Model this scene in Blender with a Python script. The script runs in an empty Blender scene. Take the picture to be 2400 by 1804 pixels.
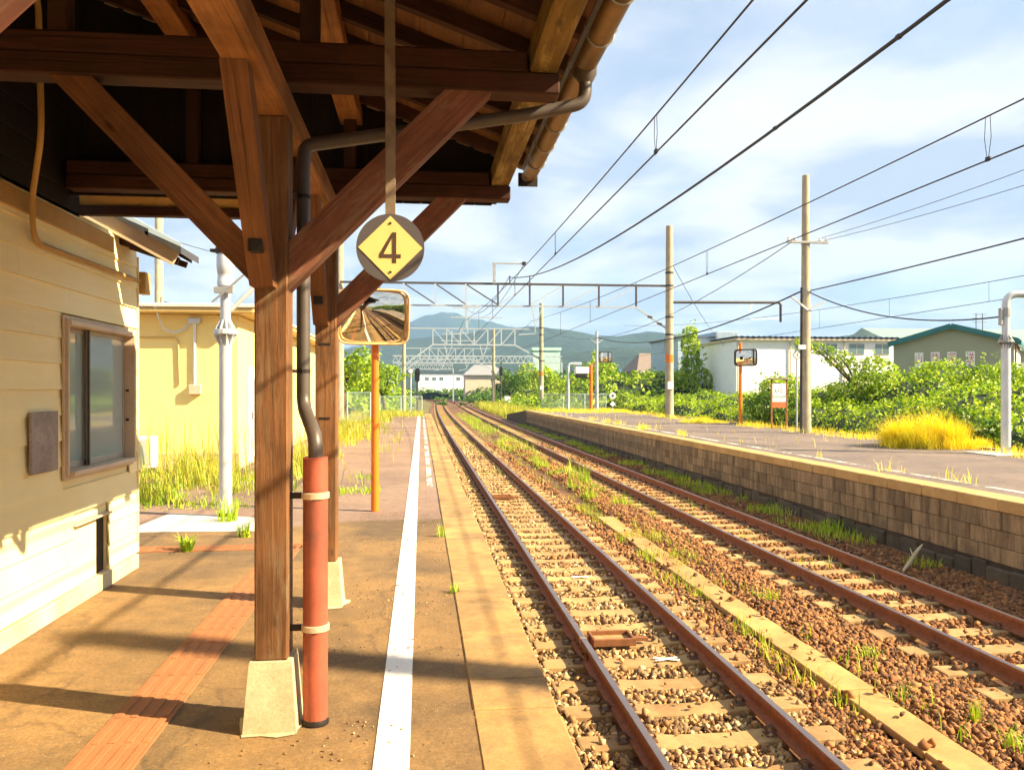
import bpy, math, random
import numpy as np
from mathutils import Vector, Matrix, noise

random.seed(7)
RNG = np.random.default_rng(11)
SC = bpy.context.scene
COL = SC.collection

# ------------------------------------------------------------------ camera, sky, sun, exposure
YAW = math.radians(6.4)
cam_d = bpy.data.cameras.new("camera")
cam = bpy.data.objects.new("camera", cam_d)
COL.objects.link(cam)
cam.location = (0, 0, 1.63)
cam.rotation_euler = (math.radians(90), 0, -YAW)
cam_d.sensor_width = 36
cam_d.lens = 28.5
cam_d.shift_y = 0.0054
cam_d.clip_start = 0.05
cam_d.clip_end = 9000
SC.camera = cam

SUN_EL = math.radians(35)
SUN_H = Vector((0.932, -0.362))            # horizontal direction towards the sun
world = bpy.data.worlds.new("World")
SC.world = world
world.use_nodes = True
wn, wl = world.node_tree.nodes, world.node_tree.links
wn.clear()


def wnode(t, **kw):
    n = wn.new(t)
    for k, v in kw.items():
        setattr(n, k, v)
    return n


w_out = wnode("ShaderNodeOutputWorld")
w_bg = wnode("ShaderNodeBackground")
w_bg.inputs["Strength"].default_value = 0.066
w_sky = wnode("ShaderNodeTexSky", sky_type="NISHITA", sun_disc=False)
w_sky.sun_elevation = SUN_EL
w_sky.sun_rotation = math.atan2(SUN_H.x, SUN_H.y)
w_sky.air_density = 1.0
w_sky.dust_density = 0.6
w_sky.ozone_density = 1.2
w_tc = wnode("ShaderNodeTexCoord")
w_sep = wnode("ShaderNodeSeparateXYZ")
wl.new(w_tc.outputs["Generated"], w_sep.inputs[0])
w_z = wnode("ShaderNodeMath", operation="ADD")
w_z.inputs[1].default_value = 0.16
w_zm = wnode("ShaderNodeMath", operation="MAXIMUM")
w_zm.inputs[1].default_value = 0.05
wl.new(w_sep.outputs["Z"], w_z.inputs[0])
wl.new(w_z.outputs[0], w_zm.inputs[0])
w_dx = wnode("ShaderNodeMath", operation="DIVIDE")
w_dy = wnode("ShaderNodeMath", operation="DIVIDE")
wl.new(w_sep.outputs["X"], w_dx.inputs[0])
wl.new(w_zm.outputs[0], w_dx.inputs[1])
wl.new(w_sep.outputs["Y"], w_dy.inputs[0])
wl.new(w_zm.outputs[0], w_dy.inputs[1])
w_cmb = wnode("ShaderNodeCombineXYZ")
wl.new(w_dx.outputs[0], w_cmb.inputs[0])
wl.new(w_dy.outputs[0], w_cmb.inputs[1])
w_n1 = wnode("ShaderNodeTexNoise")
w_n1.inputs["Scale"].default_value = 1.15
w_n1.inputs["Detail"].default_value = 7
w_n1.inputs["Roughness"].default_value = 0.52
w_n1.inputs["Distortion"].default_value = 0.25
wl.new(w_cmb.outputs[0], w_n1.inputs["Vector"])
w_n2 = wnode("ShaderNodeTexNoise")
w_n2.inputs["Scale"].default_value = 1.7
w_n2.inputs["Detail"].default_value = 7
w_n2.inputs["Distortion"].default_value = 0.4
wl.new(w_cmb.outputs[0], w_n2.inputs["Vector"])
w_r1 = wnode("ShaderNodeValToRGB")
w_r1.color_ramp.elements[0].position = 0.30
w_r1.color_ramp.elements[0].color = (0.28, 0.28, 0.28, 1)
w_r1.color_ramp.elements[1].position = 0.54
w_r1.color_ramp.elements[1].color = (0.97, 0.97, 0.97, 1)
wl.new(w_n1.outputs["Fac"], w_r1.inputs[0])
w_r2 = wnode("ShaderNodeValToRGB")
w_r2.color_ramp.elements[0].position = 0.40
w_r2.color_ramp.elements[0].color = (2.75, 3.2, 3.85, 1)
w_r2.color_ramp.elements[1].position = 0.56
w_r2.color_ramp.elements[1].color = (4.6, 4.65, 4.75, 1)
wl.new(w_n2.outputs["Fac"], w_r2.inputs[0])
w_mix = wnode("ShaderNodeMix", data_type="RGBA")
w_hz = wnode("ShaderNodeMapRange")                 # cloud decks close up towards the horizon, all round
w_hz.inputs["From Min"].default_value = 0.0
w_hz.inputs["From Max"].default_value = 0.42
w_hz.inputs["To Min"].default_value = 0.38
w_hz.inputs["To Max"].default_value = 0.0
wl.new(w_sep.outputs["Z"], w_hz.inputs["Value"])
w_fa = wnode("ShaderNodeMath", operation="ADD", use_clamp=True)
wl.new(w_r1.outputs[0], w_fa.inputs[0])
wl.new(w_hz.outputs[0], w_fa.inputs[1])
wl.new(w_fa.outputs[0], w_mix.inputs["Factor"])
wl.new(w_sky.outputs[0], w_mix.inputs["A"])
wl.new(w_r2.outputs[0], w_mix.inputs["B"])
wl.new(w_mix.outputs["Result"], w_bg.inputs["Color"])
wl.new(w_bg.outputs[0], w_out.inputs[0])

sun_d = bpy.data.lights.new("sun", "SUN")
sun_d.energy = 5.0
sun_d.angle = math.radians(0.5)
sun_d.color = (1.0, 0.82, 0.53)
sun = bpy.data.objects.new("sun", sun_d)
COL.objects.link(sun)
_sd = Vector((SUN_H.x * math.cos(SUN_EL), SUN_H.y * math.cos(SUN_EL), math.sin(SUN_EL)))
sun.rotation_euler = _sd.to_track_quat("Z", "Y").to_euler()

SC.view_settings.view_transform = "Standard"
SC.view_settings.look = "None"
SC.view_settings.exposure = 1.85
SC.view_settings.gamma = 1.0
SC.view_settings.use_curve_mapping = False
SC.render.engine = "CYCLES"
SC.cycles.use_denoising = True
SC.cycles.max_bounces = 6
SC.cycles.adaptive_threshold = 0.03
SC.cycles.use_light_tree = False
SC.cycles.diffuse_bounces = 4
SC.cycles.transparent_max_bounces = 12
SC.cycles.volume_bounces = 0
SC.cycles.sample_clamp_indirect = 8


# ------------------------------------------------------------------ helpers: colour, materials
def C(r, g, b):
    """sRGB 0-255 to linear rgba"""
    f = lambda c: (c / 255 / 12.92) if c <= 10 else ((c / 255 + 0.055) / 1.055) ** 2.4
    return (f(r), f(g), f(b), 1.0)


class NT:
    def __init__(self, name):
        self.m = bpy.data.materials.new(name)
        self.m.use_nodes = True
        self.n, self.l = self.m.node_tree.nodes, self.m.node_tree.links
        self.n.clear()
        self.out = self.n.new("ShaderNodeOutputMaterial")
        self.b = self.n.new("ShaderNodeBsdfPrincipled")
        self.l.new(self.b.outputs[0], self.out.inputs[0])

    def node(self, t, inp=None, **kw):
        n = self.n.new(t)
        for k, v in kw.items():
            setattr(n, k, v)
        for k, v in (inp or {}).items():
            if isinstance(v, bpy.types.NodeSocket):
                self.l.new(v, n.inputs[k])
            else:
                n.inputs[k].default_value = v
        return n

    def coord(self, kind="Object", scale=(1, 1, 1)):
        if kind == "Position":
            s = self.node("ShaderNodeNewGeometry").outputs["Position"]
        else:
            s = self.node("ShaderNodeTexCoord").outputs[kind]
        return self.node("ShaderNodeMapping", {"Vector": s, "Scale": scale}).outputs[0]

    def noise(self, vec, scale, detail=5, rough=0.55, dist=0.0):
        return self.node("ShaderNodeTexNoise", {"Vector": vec, "Scale": scale, "Detail": detail, "Roughness": rough, "Distortion": dist}).outputs["Fac"]

    def ramp(self, fac, stops):
        r = self.node("ShaderNodeValToRGB", {"Fac": fac})
        e = r.color_ramp.elements
        while len(e) < len(stops):
            e.new(0.5)
        for i, (p, c) in enumerate(stops):
            e[i].position = p
            e[i].color = c
        return r.outputs[0]

    def mix(self, fac, a, b, mode="MIX"):
        n = self.node("ShaderNodeMix", data_type="RGBA", blend_type=mode)
        for k, v in (("Factor", fac), ("A", a), ("B", b)):
            if isinstance(v, bpy.types.NodeSocket):
                self.l.new(v, n.inputs[k])
            else:
                n.inputs[k].default_value = v
        return n.outputs["Result"]

    def math(self, op, a, b=0.5, clamp=False):
        n = self.node("ShaderNodeMath", operation=op, use_clamp=clamp)
        for i, v in enumerate((a, b)):
            if isinstance(v, bpy.types.NodeSocket):
                self.l.new(v, n.inputs[i])
            else:
                n.inputs[i].default_value = v
        return n.outputs[0]

    def set(self, **kw):
        for k, v in kw.items():
            k = k.replace("_", " ")
            if isinstance(v, bpy.types.NodeSocket):
                self.l.new(v, self.b.inputs[k])
            else:
                self.b.inputs[k].default_value = v

    def bump(self, h, strength=0.3, dist=0.01):
        n = self.node("ShaderNodeBump", {"Height": h, "Strength": strength, "Distance": dist})
        self.l.new(n.outputs[0], self.b.inputs["Normal"])


def g(v):
    return (v, v, v, 1)


def m_plain(name, col, rough=0.6, metal=0.0, var=0.18, scale=6, bump=0.12, dirt=None, dirt_amt=0.5, coord="Position", objvar=0.0):
    t = NT(name)
    v = t.coord(coord)
    n = t.noise(v, scale, 6, 0.6)
    k = t.ramp(n, [(0.3, g(1 - var)), (0.7, g(1 + var * 0.6))])
    c = t.mix(1.0, col, k, "MULTIPLY")
    if objvar:
        r = t.node("ShaderNodeObjectInfo").outputs["Random"]
        c = t.mix(1.0, c, t.ramp(r, [(0.0, g(1 - objvar)), (1.0, g(1 + objvar))]), "MULTIPLY")
    if dirt is not None:
        n2 = t.noise(v, scale * 0.35, 8, 0.7, 0.4)
        c = t.mix(t.ramp(n2, [(0.48, g(0)), (0.68, g(dirt_amt))]), c, dirt)
    t.set(Base_Color=c, Roughness=rough, Metallic=metal)
    t.bump(t.noise(v, scale * 9, 4, 0.6), bump, 0.004)
    return t.m


def m_wood(name, dark, light, patch=None, patch_amt=0.6, rough=0.75, stretch=(1.2, 22, 22), bump=0.35, knots=True):
    t = NT(name)
    info = t.node("ShaderNodeObjectInfo").outputs["Random"]
    tc = t.node("ShaderNodeTexCoord").outputs["Object"]
    off = t.node("ShaderNodeVectorMath", {0: tc, 1: t.node("ShaderNodeCombineXYZ", {0: t.math("MULTIPLY", info, 37.0), 1: t.math("MULTIPLY", info, 13.0), 2: info}).outputs[0]}, operation="ADD").outputs[0]
    st = t.node("ShaderNodeMapping", {"Vector": off, "Scale": stretch}).outputs[0]
    grain = t.noise(st, 1.6, 8, 0.65, 1.2)
    blot = t.noise(off, 2.3, 5, 0.6, 0.5)
    c = t.ramp(grain, [(0.25, dark), (0.75, light)])
    c = t.mix(0.75, c, t.ramp(blot, [(0.3, g(0.48)), (0.7, g(1.25))]), "MULTIPLY")
    c = t.mix(1.0, c, t.ramp(info, [(0.0, g(0.8)), (1.0, g(1.15))]), "MULTIPLY")
    if knots:
        kn = t.node("ShaderNodeTexVoronoi", {"Vector": t.node("ShaderNodeMapping", {"Vector": off, "Scale": (1.0, 2.2, 2.2)}).outputs[0], "Scale": 2.1}).outputs["Distance"]
        c = t.mix(t.ramp(kn, [(0.02, g(0.85)), (0.10, g(0.0))]), c, (dark[0] * 0.35, dark[1] * 0.3, dark[2] * 0.3, 1))
    if patch is not None:
        pn = t.noise(t.node("ShaderNodeMapping", {"Vector": off, "Scale": (0.8, 5, 5)}).outputs[0], 2.4, 8, 0.75, 0.6)
        c = t.mix(t.ramp(pn, [(0.5, g(0)), (0.62, g(patch_amt))]), c, patch)
    ck = t.noise(t.node("ShaderNodeMapping", {"Vector": off, "Scale": (0.55, 34, 34)}).outputs[0], 1.5, 4, 0.6, 0.3)
    ckm = t.ramp(ck, [(0.30, g(0.75)), (0.38, g(0.0))])
    c = t.mix(ckm, c, (dark[0] * 0.3, dark[1] * 0.28, dark[2] * 0.28, 1))
    t.set(Base_Color=c, Roughness=rough)
    t.b.inputs["Specular IOR Level"].default_value = 0.25
    t.bump(t.math("SUBTRACT", grain, t.math("MULTIPLY", ckm, 0.8)), bump * 1.4, 0.008)
    return t.m


def m_foliage(name, cols, trans=0.35, rough=0.55):
    t = NT(name)
    t.n.remove(t.b)
    r = t.node("ShaderNodeNewGeometry").outputs["Random Per Island"]
    c = t.ramp(r, [(i / (len(cols) - 1), c) for i, c in enumerate(cols)])
    n = t.noise(t.coord("Position"), 0.55, 5, 0.65)
    c = t.mix(0.85, c, t.ramp(n, [(0.32, (0.58, 0.68, 0.6, 1)), (0.5, g(1.08)), (0.7, (1.42, 1.32, 0.95, 1))]), "MULTIPLY")
    d = t.node("ShaderNodeBsdfPrincipled", {"Base Color": c, "Roughness": rough})
    tr = t.node("ShaderNodeBsdfTranslucent", {"Color": t.mix(1.0, c, (1.1, 1.15, 0.5, 1), "MULTIPLY")})
    mx = t.node("ShaderNodeMixShader", {0: trans, 1: d.outputs[0], 2: tr.outputs[0]})
    t.l.new(mx.outputs[0], t.out.inputs[0])
    return t.m


# ------------------------------------------------------------------ helpers: geometry
class MB:
    def __init__(s):
        s.v, s.f, s.mi = [], [], []

    def add(s, vs, fs, mi=0):
        o = len(s.v)
        s.v += [tuple(p) for p in vs]
        s.f += [tuple(i + o for i in f) for f in fs]
        s.mi += [mi] * len(fs)
        return s

    def box(s, lo, hi, mi=0):
        x0, y0, z0 = lo
        x1, y1, z1 = hi
        return s.add([(x0, y0, z0), (x1, y0, z0), (x1, y1, z0), (x0, y1, z0), (x0, y0, z1), (x1, y0, z1), (x1, y1, z1), (x0, y1, z1)],
                     [(3, 2, 1, 0), (4, 5, 6, 7), (0, 1, 5, 4), (1, 2, 6, 5), (2, 3, 7, 6), (3, 0, 4, 7)], mi)

    def cbox(s, lo, hi, c=0.006, mi=0):
        """box with all edges chamfered"""
        ctr = [(a + b) / 2 for a, b in zip(lo, hi)]
        h = [(b - a) / 2 for a, b in zip(lo, hi)]
        c = min(c, min(h) * 0.45)
        vs, idx = [], {}
        for sx in (-1, 1):
            for sy in (-1, 1):
                for sz in (-1, 1):
                    for ax in range(3):
                        p = [sx * h[0], sy * h[1], sz * h[2]]
                        for k, sg in enumerate((sx, sy, sz)):
                            if k != ax:
                                p[k] -= sg * c
                        idx[(sx, sy, sz, ax)] = len(vs)
                        vs.append([ctr[k] + p[k] for k in range(3)])
        fs = []
        for ax in range(3):
            o1, o2 = [k for k in range(3) if k != ax]
            for sg in (-1, 1):
                q = []
                for a, b in ((-1, -1), (1, -1), (1, 1), (-1, 1)):
                    t = [0, 0, 0]
                    t[ax], t[o1], t[o2] = sg, a, b
                    q.append(idx[(*t, ax)])
                flip = (sg < 0) ^ (ax == 1)
                fs.append(tuple(reversed(q)) if flip else tuple(q))
        for ax in range(3):           # edge chamfers, edge runs along ax
            o1, o2 = [k for k in range(3) if k != ax]
            for a in (-1, 1):
                for b in (-1, 1):
                    q = []
                    for e, face in ((-1, o1), (1, o1), (1, o2), (-1, o2)):
                        t = [0, 0, 0]
                        t[ax], t[o1], t[o2] = e, a, b
                        q.append(idx[(*t, face)])
                    fs.append(tuple(q) if (a * b > 0) ^ (ax == 1) else tuple(reversed(q)))
        for sx in (-1, 1):
            for sy in (-1, 1):
                for sz in (-1, 1):
                    q = [idx[(sx, sy, sz, k)] for k in range(3)]
                    fs.append(tuple(q) if sx * sy * sz > 0 else tuple(reversed(q)))
        return s.add(vs, fs, mi)

    def tube(s, pts, r, n=8, cap=True, mi=0):
        pts = [Vector(p) for p in pts]
        rs = r if isinstance(r, (list, tuple)) else [r] * len(pts)
        rings, up = [], None
        for i, p in enumerate(pts):
            a = pts[max(i - 1, 0)]
            b = pts[min(i + 1, len(pts) - 1)]
            d = (b - a).normalized()
            if up is None:
                up = Vector((0, 0, 1)) if abs(d.z) < 0.9 else Vector((1, 0, 0))
            u = d.cross(up).normalized()
            w = u.cross(d).normalized()
            up = w
            rings.append([p + (u * math.cos(2 * math.pi * k / n) + w * math.sin(2 * math.pi * k / n)) * rs[i] for k in range(n)])
        vs = [q for rg in rings for q in rg]
        fs = [(i * n + k, i * n + (k + 1) % n, (i + 1) * n + (k + 1) % n, (i + 1) * n + k) for i in range(len(pts) - 1) for k in range(n)]
        if cap:
            fs += [tuple(reversed(range(n))), tuple(range((len(pts) - 1) * n, len(pts) * n))]
        return s.add(vs, fs, mi)

    def lathe(s, prof, n=16, at=(0, 0, 0), cap=True, mi=0):
        """prof: (radius, z) list, around a vertical axis"""
        vs = [(at[0] + r * math.cos(2 * math.pi * k / n), at[1] + r * math.sin(2 * math.pi * k / n), at[2] + z) for r, z in prof for k in range(n)]
        fs = [(i * n + k, i * n + (k + 1) % n, (i + 1) * n + (k + 1) % n, (i + 1) * n + k) for i in range(len(prof) - 1) for k in range(n)]
        if cap:
            fs += [tuple(reversed(range(n))), tuple(range((len(prof) - 1) * n, len(prof) * n))]
        return s.add(vs, fs, mi)

    def prism(s, poly, off, mi=0):
        """poly: list of 3-D points (planar, counter-clockwise seen from the side off points to); extruded by -off behind"""
        n = len(poly)
        o = Vector(off)
        a = [Vector(p) for p in poly]
        b = [p - o for p in a]
        fs = [tuple(range(n)), tuple(reversed(range(n, 2 * n)))]
        fs += [(i, i + n, (i + 1) % n + n, (i + 1) % n) for i in range(n)]
        return s.add(a + b, fs, mi)

    def bar(s, p0, p1, w, h, mi=0):
        """square bar between two points"""
        p0, p1 = Vector(p0), Vector(p1)
        d = (p1 - p0).normalized()
        up = Vector((0, 0, 1)) if abs(d.z) < 0.95 else Vector((0, 1, 0))
        u = d.cross(up).normalized() * w / 2
        t = u.cross(d).normalized() * h / 2
        vs = [p + a * u + b * t for p in (p0, p1) for a, b in ((-1, -1), (1, -1), (1, 1), (-1, 1))]
        return s.add(vs, [(0, 1, 2, 3), (7, 6, 5, 4), (0, 4, 5, 1), (1, 5, 6, 2), (2, 6, 7, 3), (3, 7, 4, 0)], mi)

    def mesh(s, name, mats, smooth=False):
        me = bpy.data.meshes.new(name)
        me.from_pydata(s.v, [], s.f)
        for m in mats if isinstance(mats, (list, tuple)) else [mats]:
            me.materials.append(m)
        if any(s.mi):
            me.polygons.foreach_set("material_index", s.mi)
        if smooth:
            me.polygons.foreach_set("use_smooth", [True] * len(me.polygons))
            try:
                me.set_sharp_from_angle(angle=math.radians(40))
            except Exception:
                pass
        me.update()
        return me


WM = {}                                    # object name -> world matrix


def link(name, data, parent=None, M=None):
    o = bpy.data.objects.new(name, data)
    COL.objects.link(o)
    M = M or Matrix()
    o.matrix_basis = M
    WM[o.name] = M.copy()
    if parent is not None:
        o.parent = parent
        o.matrix_parent_inverse = WM[parent.name].inverted()
    return o


def tag(o, label=None, cat=None, group=None, kind=None):
    for k, v in (("label", label), ("category", cat), ("group", group), ("kind", kind)):
        if v:
            o[k] = v
    return o


def thing(name, label, cat, loc=(0, 0, 0), group=None):
    return tag(link(name, None, None, Matrix.Translation(loc)), label, cat, group)


def build(name, mb, mats, parent=None, smooth=False, M=None):
    return link(name, mb.mesh(name, mats, smooth), parent, M)


def frame(p0, p1, roll=None):
    """matrix: local X from p0 to p1, local Z as close to up as possible"""
    p0, p1 = Vector(p0), Vector(p1)
    x = (p1 - p0).normalized()
    up = Vector(roll) if roll is not None else (Vector((0, 0, 1)) if abs(x.z) < 0.95 else Vector((0, -1, 0)))
    y = up.cross(x).normalized()
    z = x.cross(y)
    m = Matrix((x, y, z)).transposed().to_4x4()
    m.translation = p0
    return m


def beam(name, p0, p1, w, h, mat, parent, ch=0.006, roll=None, ext0=0, ext1=0):
    """squared timber: local X along the grain, w across (local y), h (local z)"""
    L = (Vector(p1) - Vector(p0)).length
    mb = MB().cbox((-ext0, -w / 2, -h / 2), (L + ext1, w / 2, h / 2), ch)
    return build(name, mb, mat, parent, M=frame(p0, p1, roll))


def cut_beam(name, p0, p1, w, h, mat, parent, pl0, pl1, roll=None):
    """squared timber whose two ends are sawn off along world planes (point, normal)"""
    Mx = frame(p0, p1, roll)
    inv = Mx.inverted()
    d = (Vector(p1) - Vector(p0)).normalized()
    vs = []
    for (pt, nn) in (pl0, pl1):
        for a, b in ((-1, -1), (1, -1), (1, 1), (-1, 1)):
            q = Mx @ Vector((0, a * w / 2, b * h / 2))
            t = (Vector(pt) - q).dot(Vector(nn)) / d.dot(Vector(nn))
            vs.append(inv @ (q + d * t))
    mb = MB().add(vs, [(3, 2, 1, 0), (4, 5, 6, 7), (0, 1, 5, 4), (1, 2, 6, 5), (2, 3, 7, 6), (3, 0, 4, 7)])
    return build(name, mb, mat, parent, M=Mx)


def copy_part(src, parent, M):
    o = src.copy()
    COL.objects.link(o)
    o.matrix_basis = M
    WM[o.name] = M.copy()
    o.parent = parent
    o.matrix_parent_inverse = WM[parent.name].inverted() if parent else Matrix()
    return o


def np_mesh(name, V, F, mat, smooth=False):
    """V (n,3) float array, F (m,k) int array"""
    me = bpy.data.meshes.new(name)
    V = np.asarray(V, dtype=np.float32)
    F = np.asarray(F, dtype=np.int32)
    k = F.shape[1]
    me.vertices.add(len(V))
    me.vertices.foreach_set("co", V.ravel())
    me.loops.add(F.size)
    me.loops.foreach_set("vertex_index", F.ravel())
    me.polygons.add(len(F))
    me.polygons.foreach_set("loop_start", np.arange(0, F.size, k, dtype=np.int32))
    me.polygons.foreach_set("loop_total", np.full(len(F), k, dtype=np.int32))
    me.materials.append(mat)
    if smooth:
        me.polygons.foreach_set("use_smooth", np.ones(len(F), dtype=bool))
    me.update(calc_edges=True)
    return me


def unit(a):
    return a / np.maximum(np.linalg.norm(a, axis=1, keepdims=True), 1e-9)


def leaf_geo(P, N, S, fold=0.25, aspect=0.7):
    """folded leaf (two triangles on each side of a spine) at each point"""
    n = len(P)
    t = unit(np.cross(N, RNG.normal(size=(n, 3))))
    b = np.cross(N, t)
    S = S[:, None]
    base = P - t * S * 0.5
    tip = P + t * S * 0.5 - N * S * 0.12
    l = P + b * S * 0.5 * aspect + N * S * fold - t * S * 0.05
    r = P - b * S * 0.5 * aspect + N * S * fold - t * S * 0.05
    V = np.stack([base, l, tip, r], 1).reshape(-1, 3)
    i = np.arange(n)[:, None] * 4
    F = np.concatenate([np.hstack([i, i + 2, i + 1]), np.hstack([i, i + 3, i + 2])], 0)
    return V, F


def blade_geo(P, H, W, lean=0.35):
    """bent tapered grass blades"""
    n = len(P)
    a = RNG.uniform(0, 2 * np.pi, n)
    d = np.stack([np.cos(a), np.sin(a), np.zeros(n)], 1)
    s = np.stack([-np.sin(a), np.cos(a), np.zeros(n)], 1)
    k = RNG.uniform(0.1, 1.0, n)[:, None] * lean
    H = H[:, None]
    W = W[:, None]
    up = np.array([[0, 0, 1.0]])
    p1 = P + up * H * 0.55 + d * H * k * 0.35
    p2 = P + up * H * (1 - k * 0.35) + d * H * k * 1.1
    V = np.stack([P - s * W / 2, P + s * W / 2, p1 + s * W * 0.4, p1 - s * W * 0.4, p2], 1).reshape(-1, 3)
    i = np.arange(n)[:, None] * 5
    F = np.concatenate([np.hstack([i, i + 1, i + 2]), np.hstack([i, i + 2, i + 3]), np.hstack([i + 3, i + 2, i + 4])], 0)
    return V, F


def fbm(x, y, s=1.0, o=4):
    return noise.fractal(Vector((x * s, y * s, 3.3)), 1.0, 2.0, o)


def text(name, body, size, mat, parent, M, extrude=0.002):
    cu = bpy.data.curves.new(name, "FONT")
    cu.body = body
    cu.size = size
    cu.extrude = extrude
    cu.align_x = "CENTER"
    cu.align_y = "CENTER"
    tmp = bpy.data.objects.new(name, cu)
    COL.objects.link(tmp)
    me = bpy.data.meshes.new_from_object(tmp.evaluated_get(bpy.context.evaluated_depsgraph_get()))
    bpy.data.objects.remove(tmp)
    me.name = name
    me.materials.clear()
    me.materials.append(mat)
    return link(name, me, parent, M)


FACE_CAM = Matrix.Rotation(math.radians(90), 4, "X")     # text standing up, readable from -Y

# ------------------------------------------------------------------ materials
def m_asphalt(name, c1, c2, grit, crack=0.6):
    t = NT(name)
    p = t.coord("Position")
    big = t.noise(p, 0.55, 6, 0.6, 0.3)
    fine = t.noise(p, 140, 3, 0.7)
    mid = t.noise(p, 7, 6, 0.65)
    c = t.ramp(big, [(0.36, c1), (0.62, c2)])
    c = t.mix(0.7, c, t.ramp(mid, [(0.3, g(0.66)), (0.7, g(1.2))]), "MULTIPLY")
    c = t.mix(0.8, c, t.ramp(fine, [(0.3, g(0.62)), (0.72, g(1.3))]), "MULTIPLY")
    ag = t.noise(p, 46, 3, 0.75)
    c = t.mix(0.75, c, t.ramp(ag, [(0.36, g(0.7)), (0.64, g(1.28))]), "MULTIPLY")
    gum = t.node("ShaderNodeTexVoronoi", {"Vector": p, "Scale": 2.6}).outputs["Distance"]
    c = t.mix(t.ramp(gum, [(0.05, g(0.55)), (0.085, g(0))]), c, C(56, 46, 38))
    sp = t.node("ShaderNodeTexVoronoi", {"Vector": p, "Scale": 34.0}).outputs["Distance"]
    sm = t.ramp(t.noise(p, 0.9, 3), [(0.45, g(0)), (0.6, g(1))])
    c = t.mix(t.mix(1.0, t.ramp(sp, [(0.06, g(0.7)), (0.12, g(0))]), sm, "MULTIPLY"), c, grit)
    wob = t.node("ShaderNodeVectorMath", {0: p, 1: t.node("ShaderNodeVectorMath", {0: t.node("ShaderNodeTexNoise", {"Vector": p, "Scale": 2.5, "Detail": 5}).outputs["Color"], "Scale": 0.5}, operation="SCALE").outputs[0]}, operation="ADD").outputs[0]
    cr = t.node("ShaderNodeTexVoronoi", {"Vector": wob, "Scale": 0.33}, feature="DISTANCE_TO_EDGE").outputs["Distance"]
    ck = t.ramp(cr, [(0.0, g(crack)), (0.008, g(0))])
    c = t.mix(ck, c, C(38, 30, 24))
    t.set(Base_Color=c, Roughness=0.9)
    h = t.math("SUBTRACT", t.math("MULTIPLY", fine, 0.6), t.math("MULTIPLY", ck, 1.5))
    t.bump(h, 0.5, 0.006)
    return t.m


def m_concrete(name, c1, c2, stain, stain_amt=0.6, streak=False, objvar=0.08, fine_s=60):
    t = NT(name)
    p = t.coord("Position")
    a = t.noise(p, 2.2, 7, 0.65, 0.4)
    f = t.noise(p, fine_s, 4, 0.65)
    c = t.ramp(a, [(0.3, c1), (0.7, c2)])
    c = t.mix(0.6, c, t.ramp(f, [(0.3, g(0.75)), (0.7, g(1.2))]), "MULTIPLY")
    r = t.node("ShaderNodeObjectInfo").outputs["Random"]
    c = t.mix(1.0, c, t.ramp(r, [(0, g(1 - objvar)), (1, g(1 + objvar))]), "MULTIPLY")
    sc = (5, 5, 0.7) if streak else (1, 1, 1)
    s = t.noise(t.coord("Position", sc), 1.3, 8, 0.75, 0.3)
    c = t.mix(t.ramp(s, [(0.42, g(0)), (0.66, g(stain_amt))]), c, stain)
    t.set(Base_Color=c, Roughness=0.88)
    t.bump(f, 0.35, 0.005)
    return t.m


M = {}
M["asphalt"] = m_asphalt("asphalt_brown", C(98, 78, 52), C(148, 114, 68), C(225, 208, 176), 0.3)
M["asphalt_old"] = m_asphalt("asphalt_old", C(124, 100, 86), C(144, 118, 100), C(190, 170, 150), 0.3)
M["asphalt_far"] = m_asphalt("asphalt_grey", C(104, 92, 86), C(126, 110, 100), C(170, 155, 140), 0.4)
M["coping"] = m_concrete("coping_ochre", C(162, 124, 72), C(190, 152, 92), C(104, 82, 58), 0.85)
M["coping_far"] = m_concrete("coping_far", C(176, 142, 88), C(200, 166, 108), C(140, 112, 66), 0.5)
M["block"] = m_concrete("block_brown", C(126, 106, 78), C(162, 138, 102), C(70, 58, 42), 0.85, True, 0.30, 30)
M["mortar"] = m_concrete("mortar_dark", C(66, 54, 42), C(88, 74, 58), C(40, 34, 28), 0.7, True)
M["rubble"] = m_concrete("rubble_dark", C(66, 58, 46), C(104, 90, 70), C(44, 42, 30), 0.7)
M["base"] = m_concrete("post_base", C(190, 176, 140), C(208, 194, 158), C(146, 120, 86), 0.75)
M["pad"] = m_concrete("white_pad", C(205, 200, 186), C(222, 216, 200), C(170, 155, 130), 0.4)
M["plinth"] = m_concrete("plinth", C(190, 172, 134), C(214, 198, 160), C(150, 120, 80), 0.5)
M["sleeper"] = m_concrete("sleeper", C(160, 128, 80), C(190, 156, 102), C(118, 84, 50), 0.75, False, 0.12)
M["trough"] = m_concrete("trough", C(168, 132, 76), C(188, 152, 92), C(140, 98, 56), 0.6, False, 0.1)
M["bed"] = m_concrete("trackbed", C(92, 60, 34), C(128, 86, 50), C(70, 48, 32), 0.6, False, 0, 26)
M["earth"] = m_concrete("earth", C(92, 84, 44), C(122, 112, 58), C(70, 78, 34), 0.6, False, 0, 8)


def m_stone(name, cols):
    t = NT(name)
    r = t.node("ShaderNodeNewGeometry").outputs["Random Per Island"]
    c = t.ramp(r, [(i / (len(cols) - 1), c) for i, c in enumerate(cols)])
    n = t.noise(t.coord("Position"), 3.0, 5, 0.7)
    c = t.mix(0.6, c, t.ramp(n, [(0.3, g(0.72)), (0.7, g(1.2))]), "MULTIPLY")
    t.set(Base_Color=c, Roughness=0.95)
    return t.m


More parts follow.
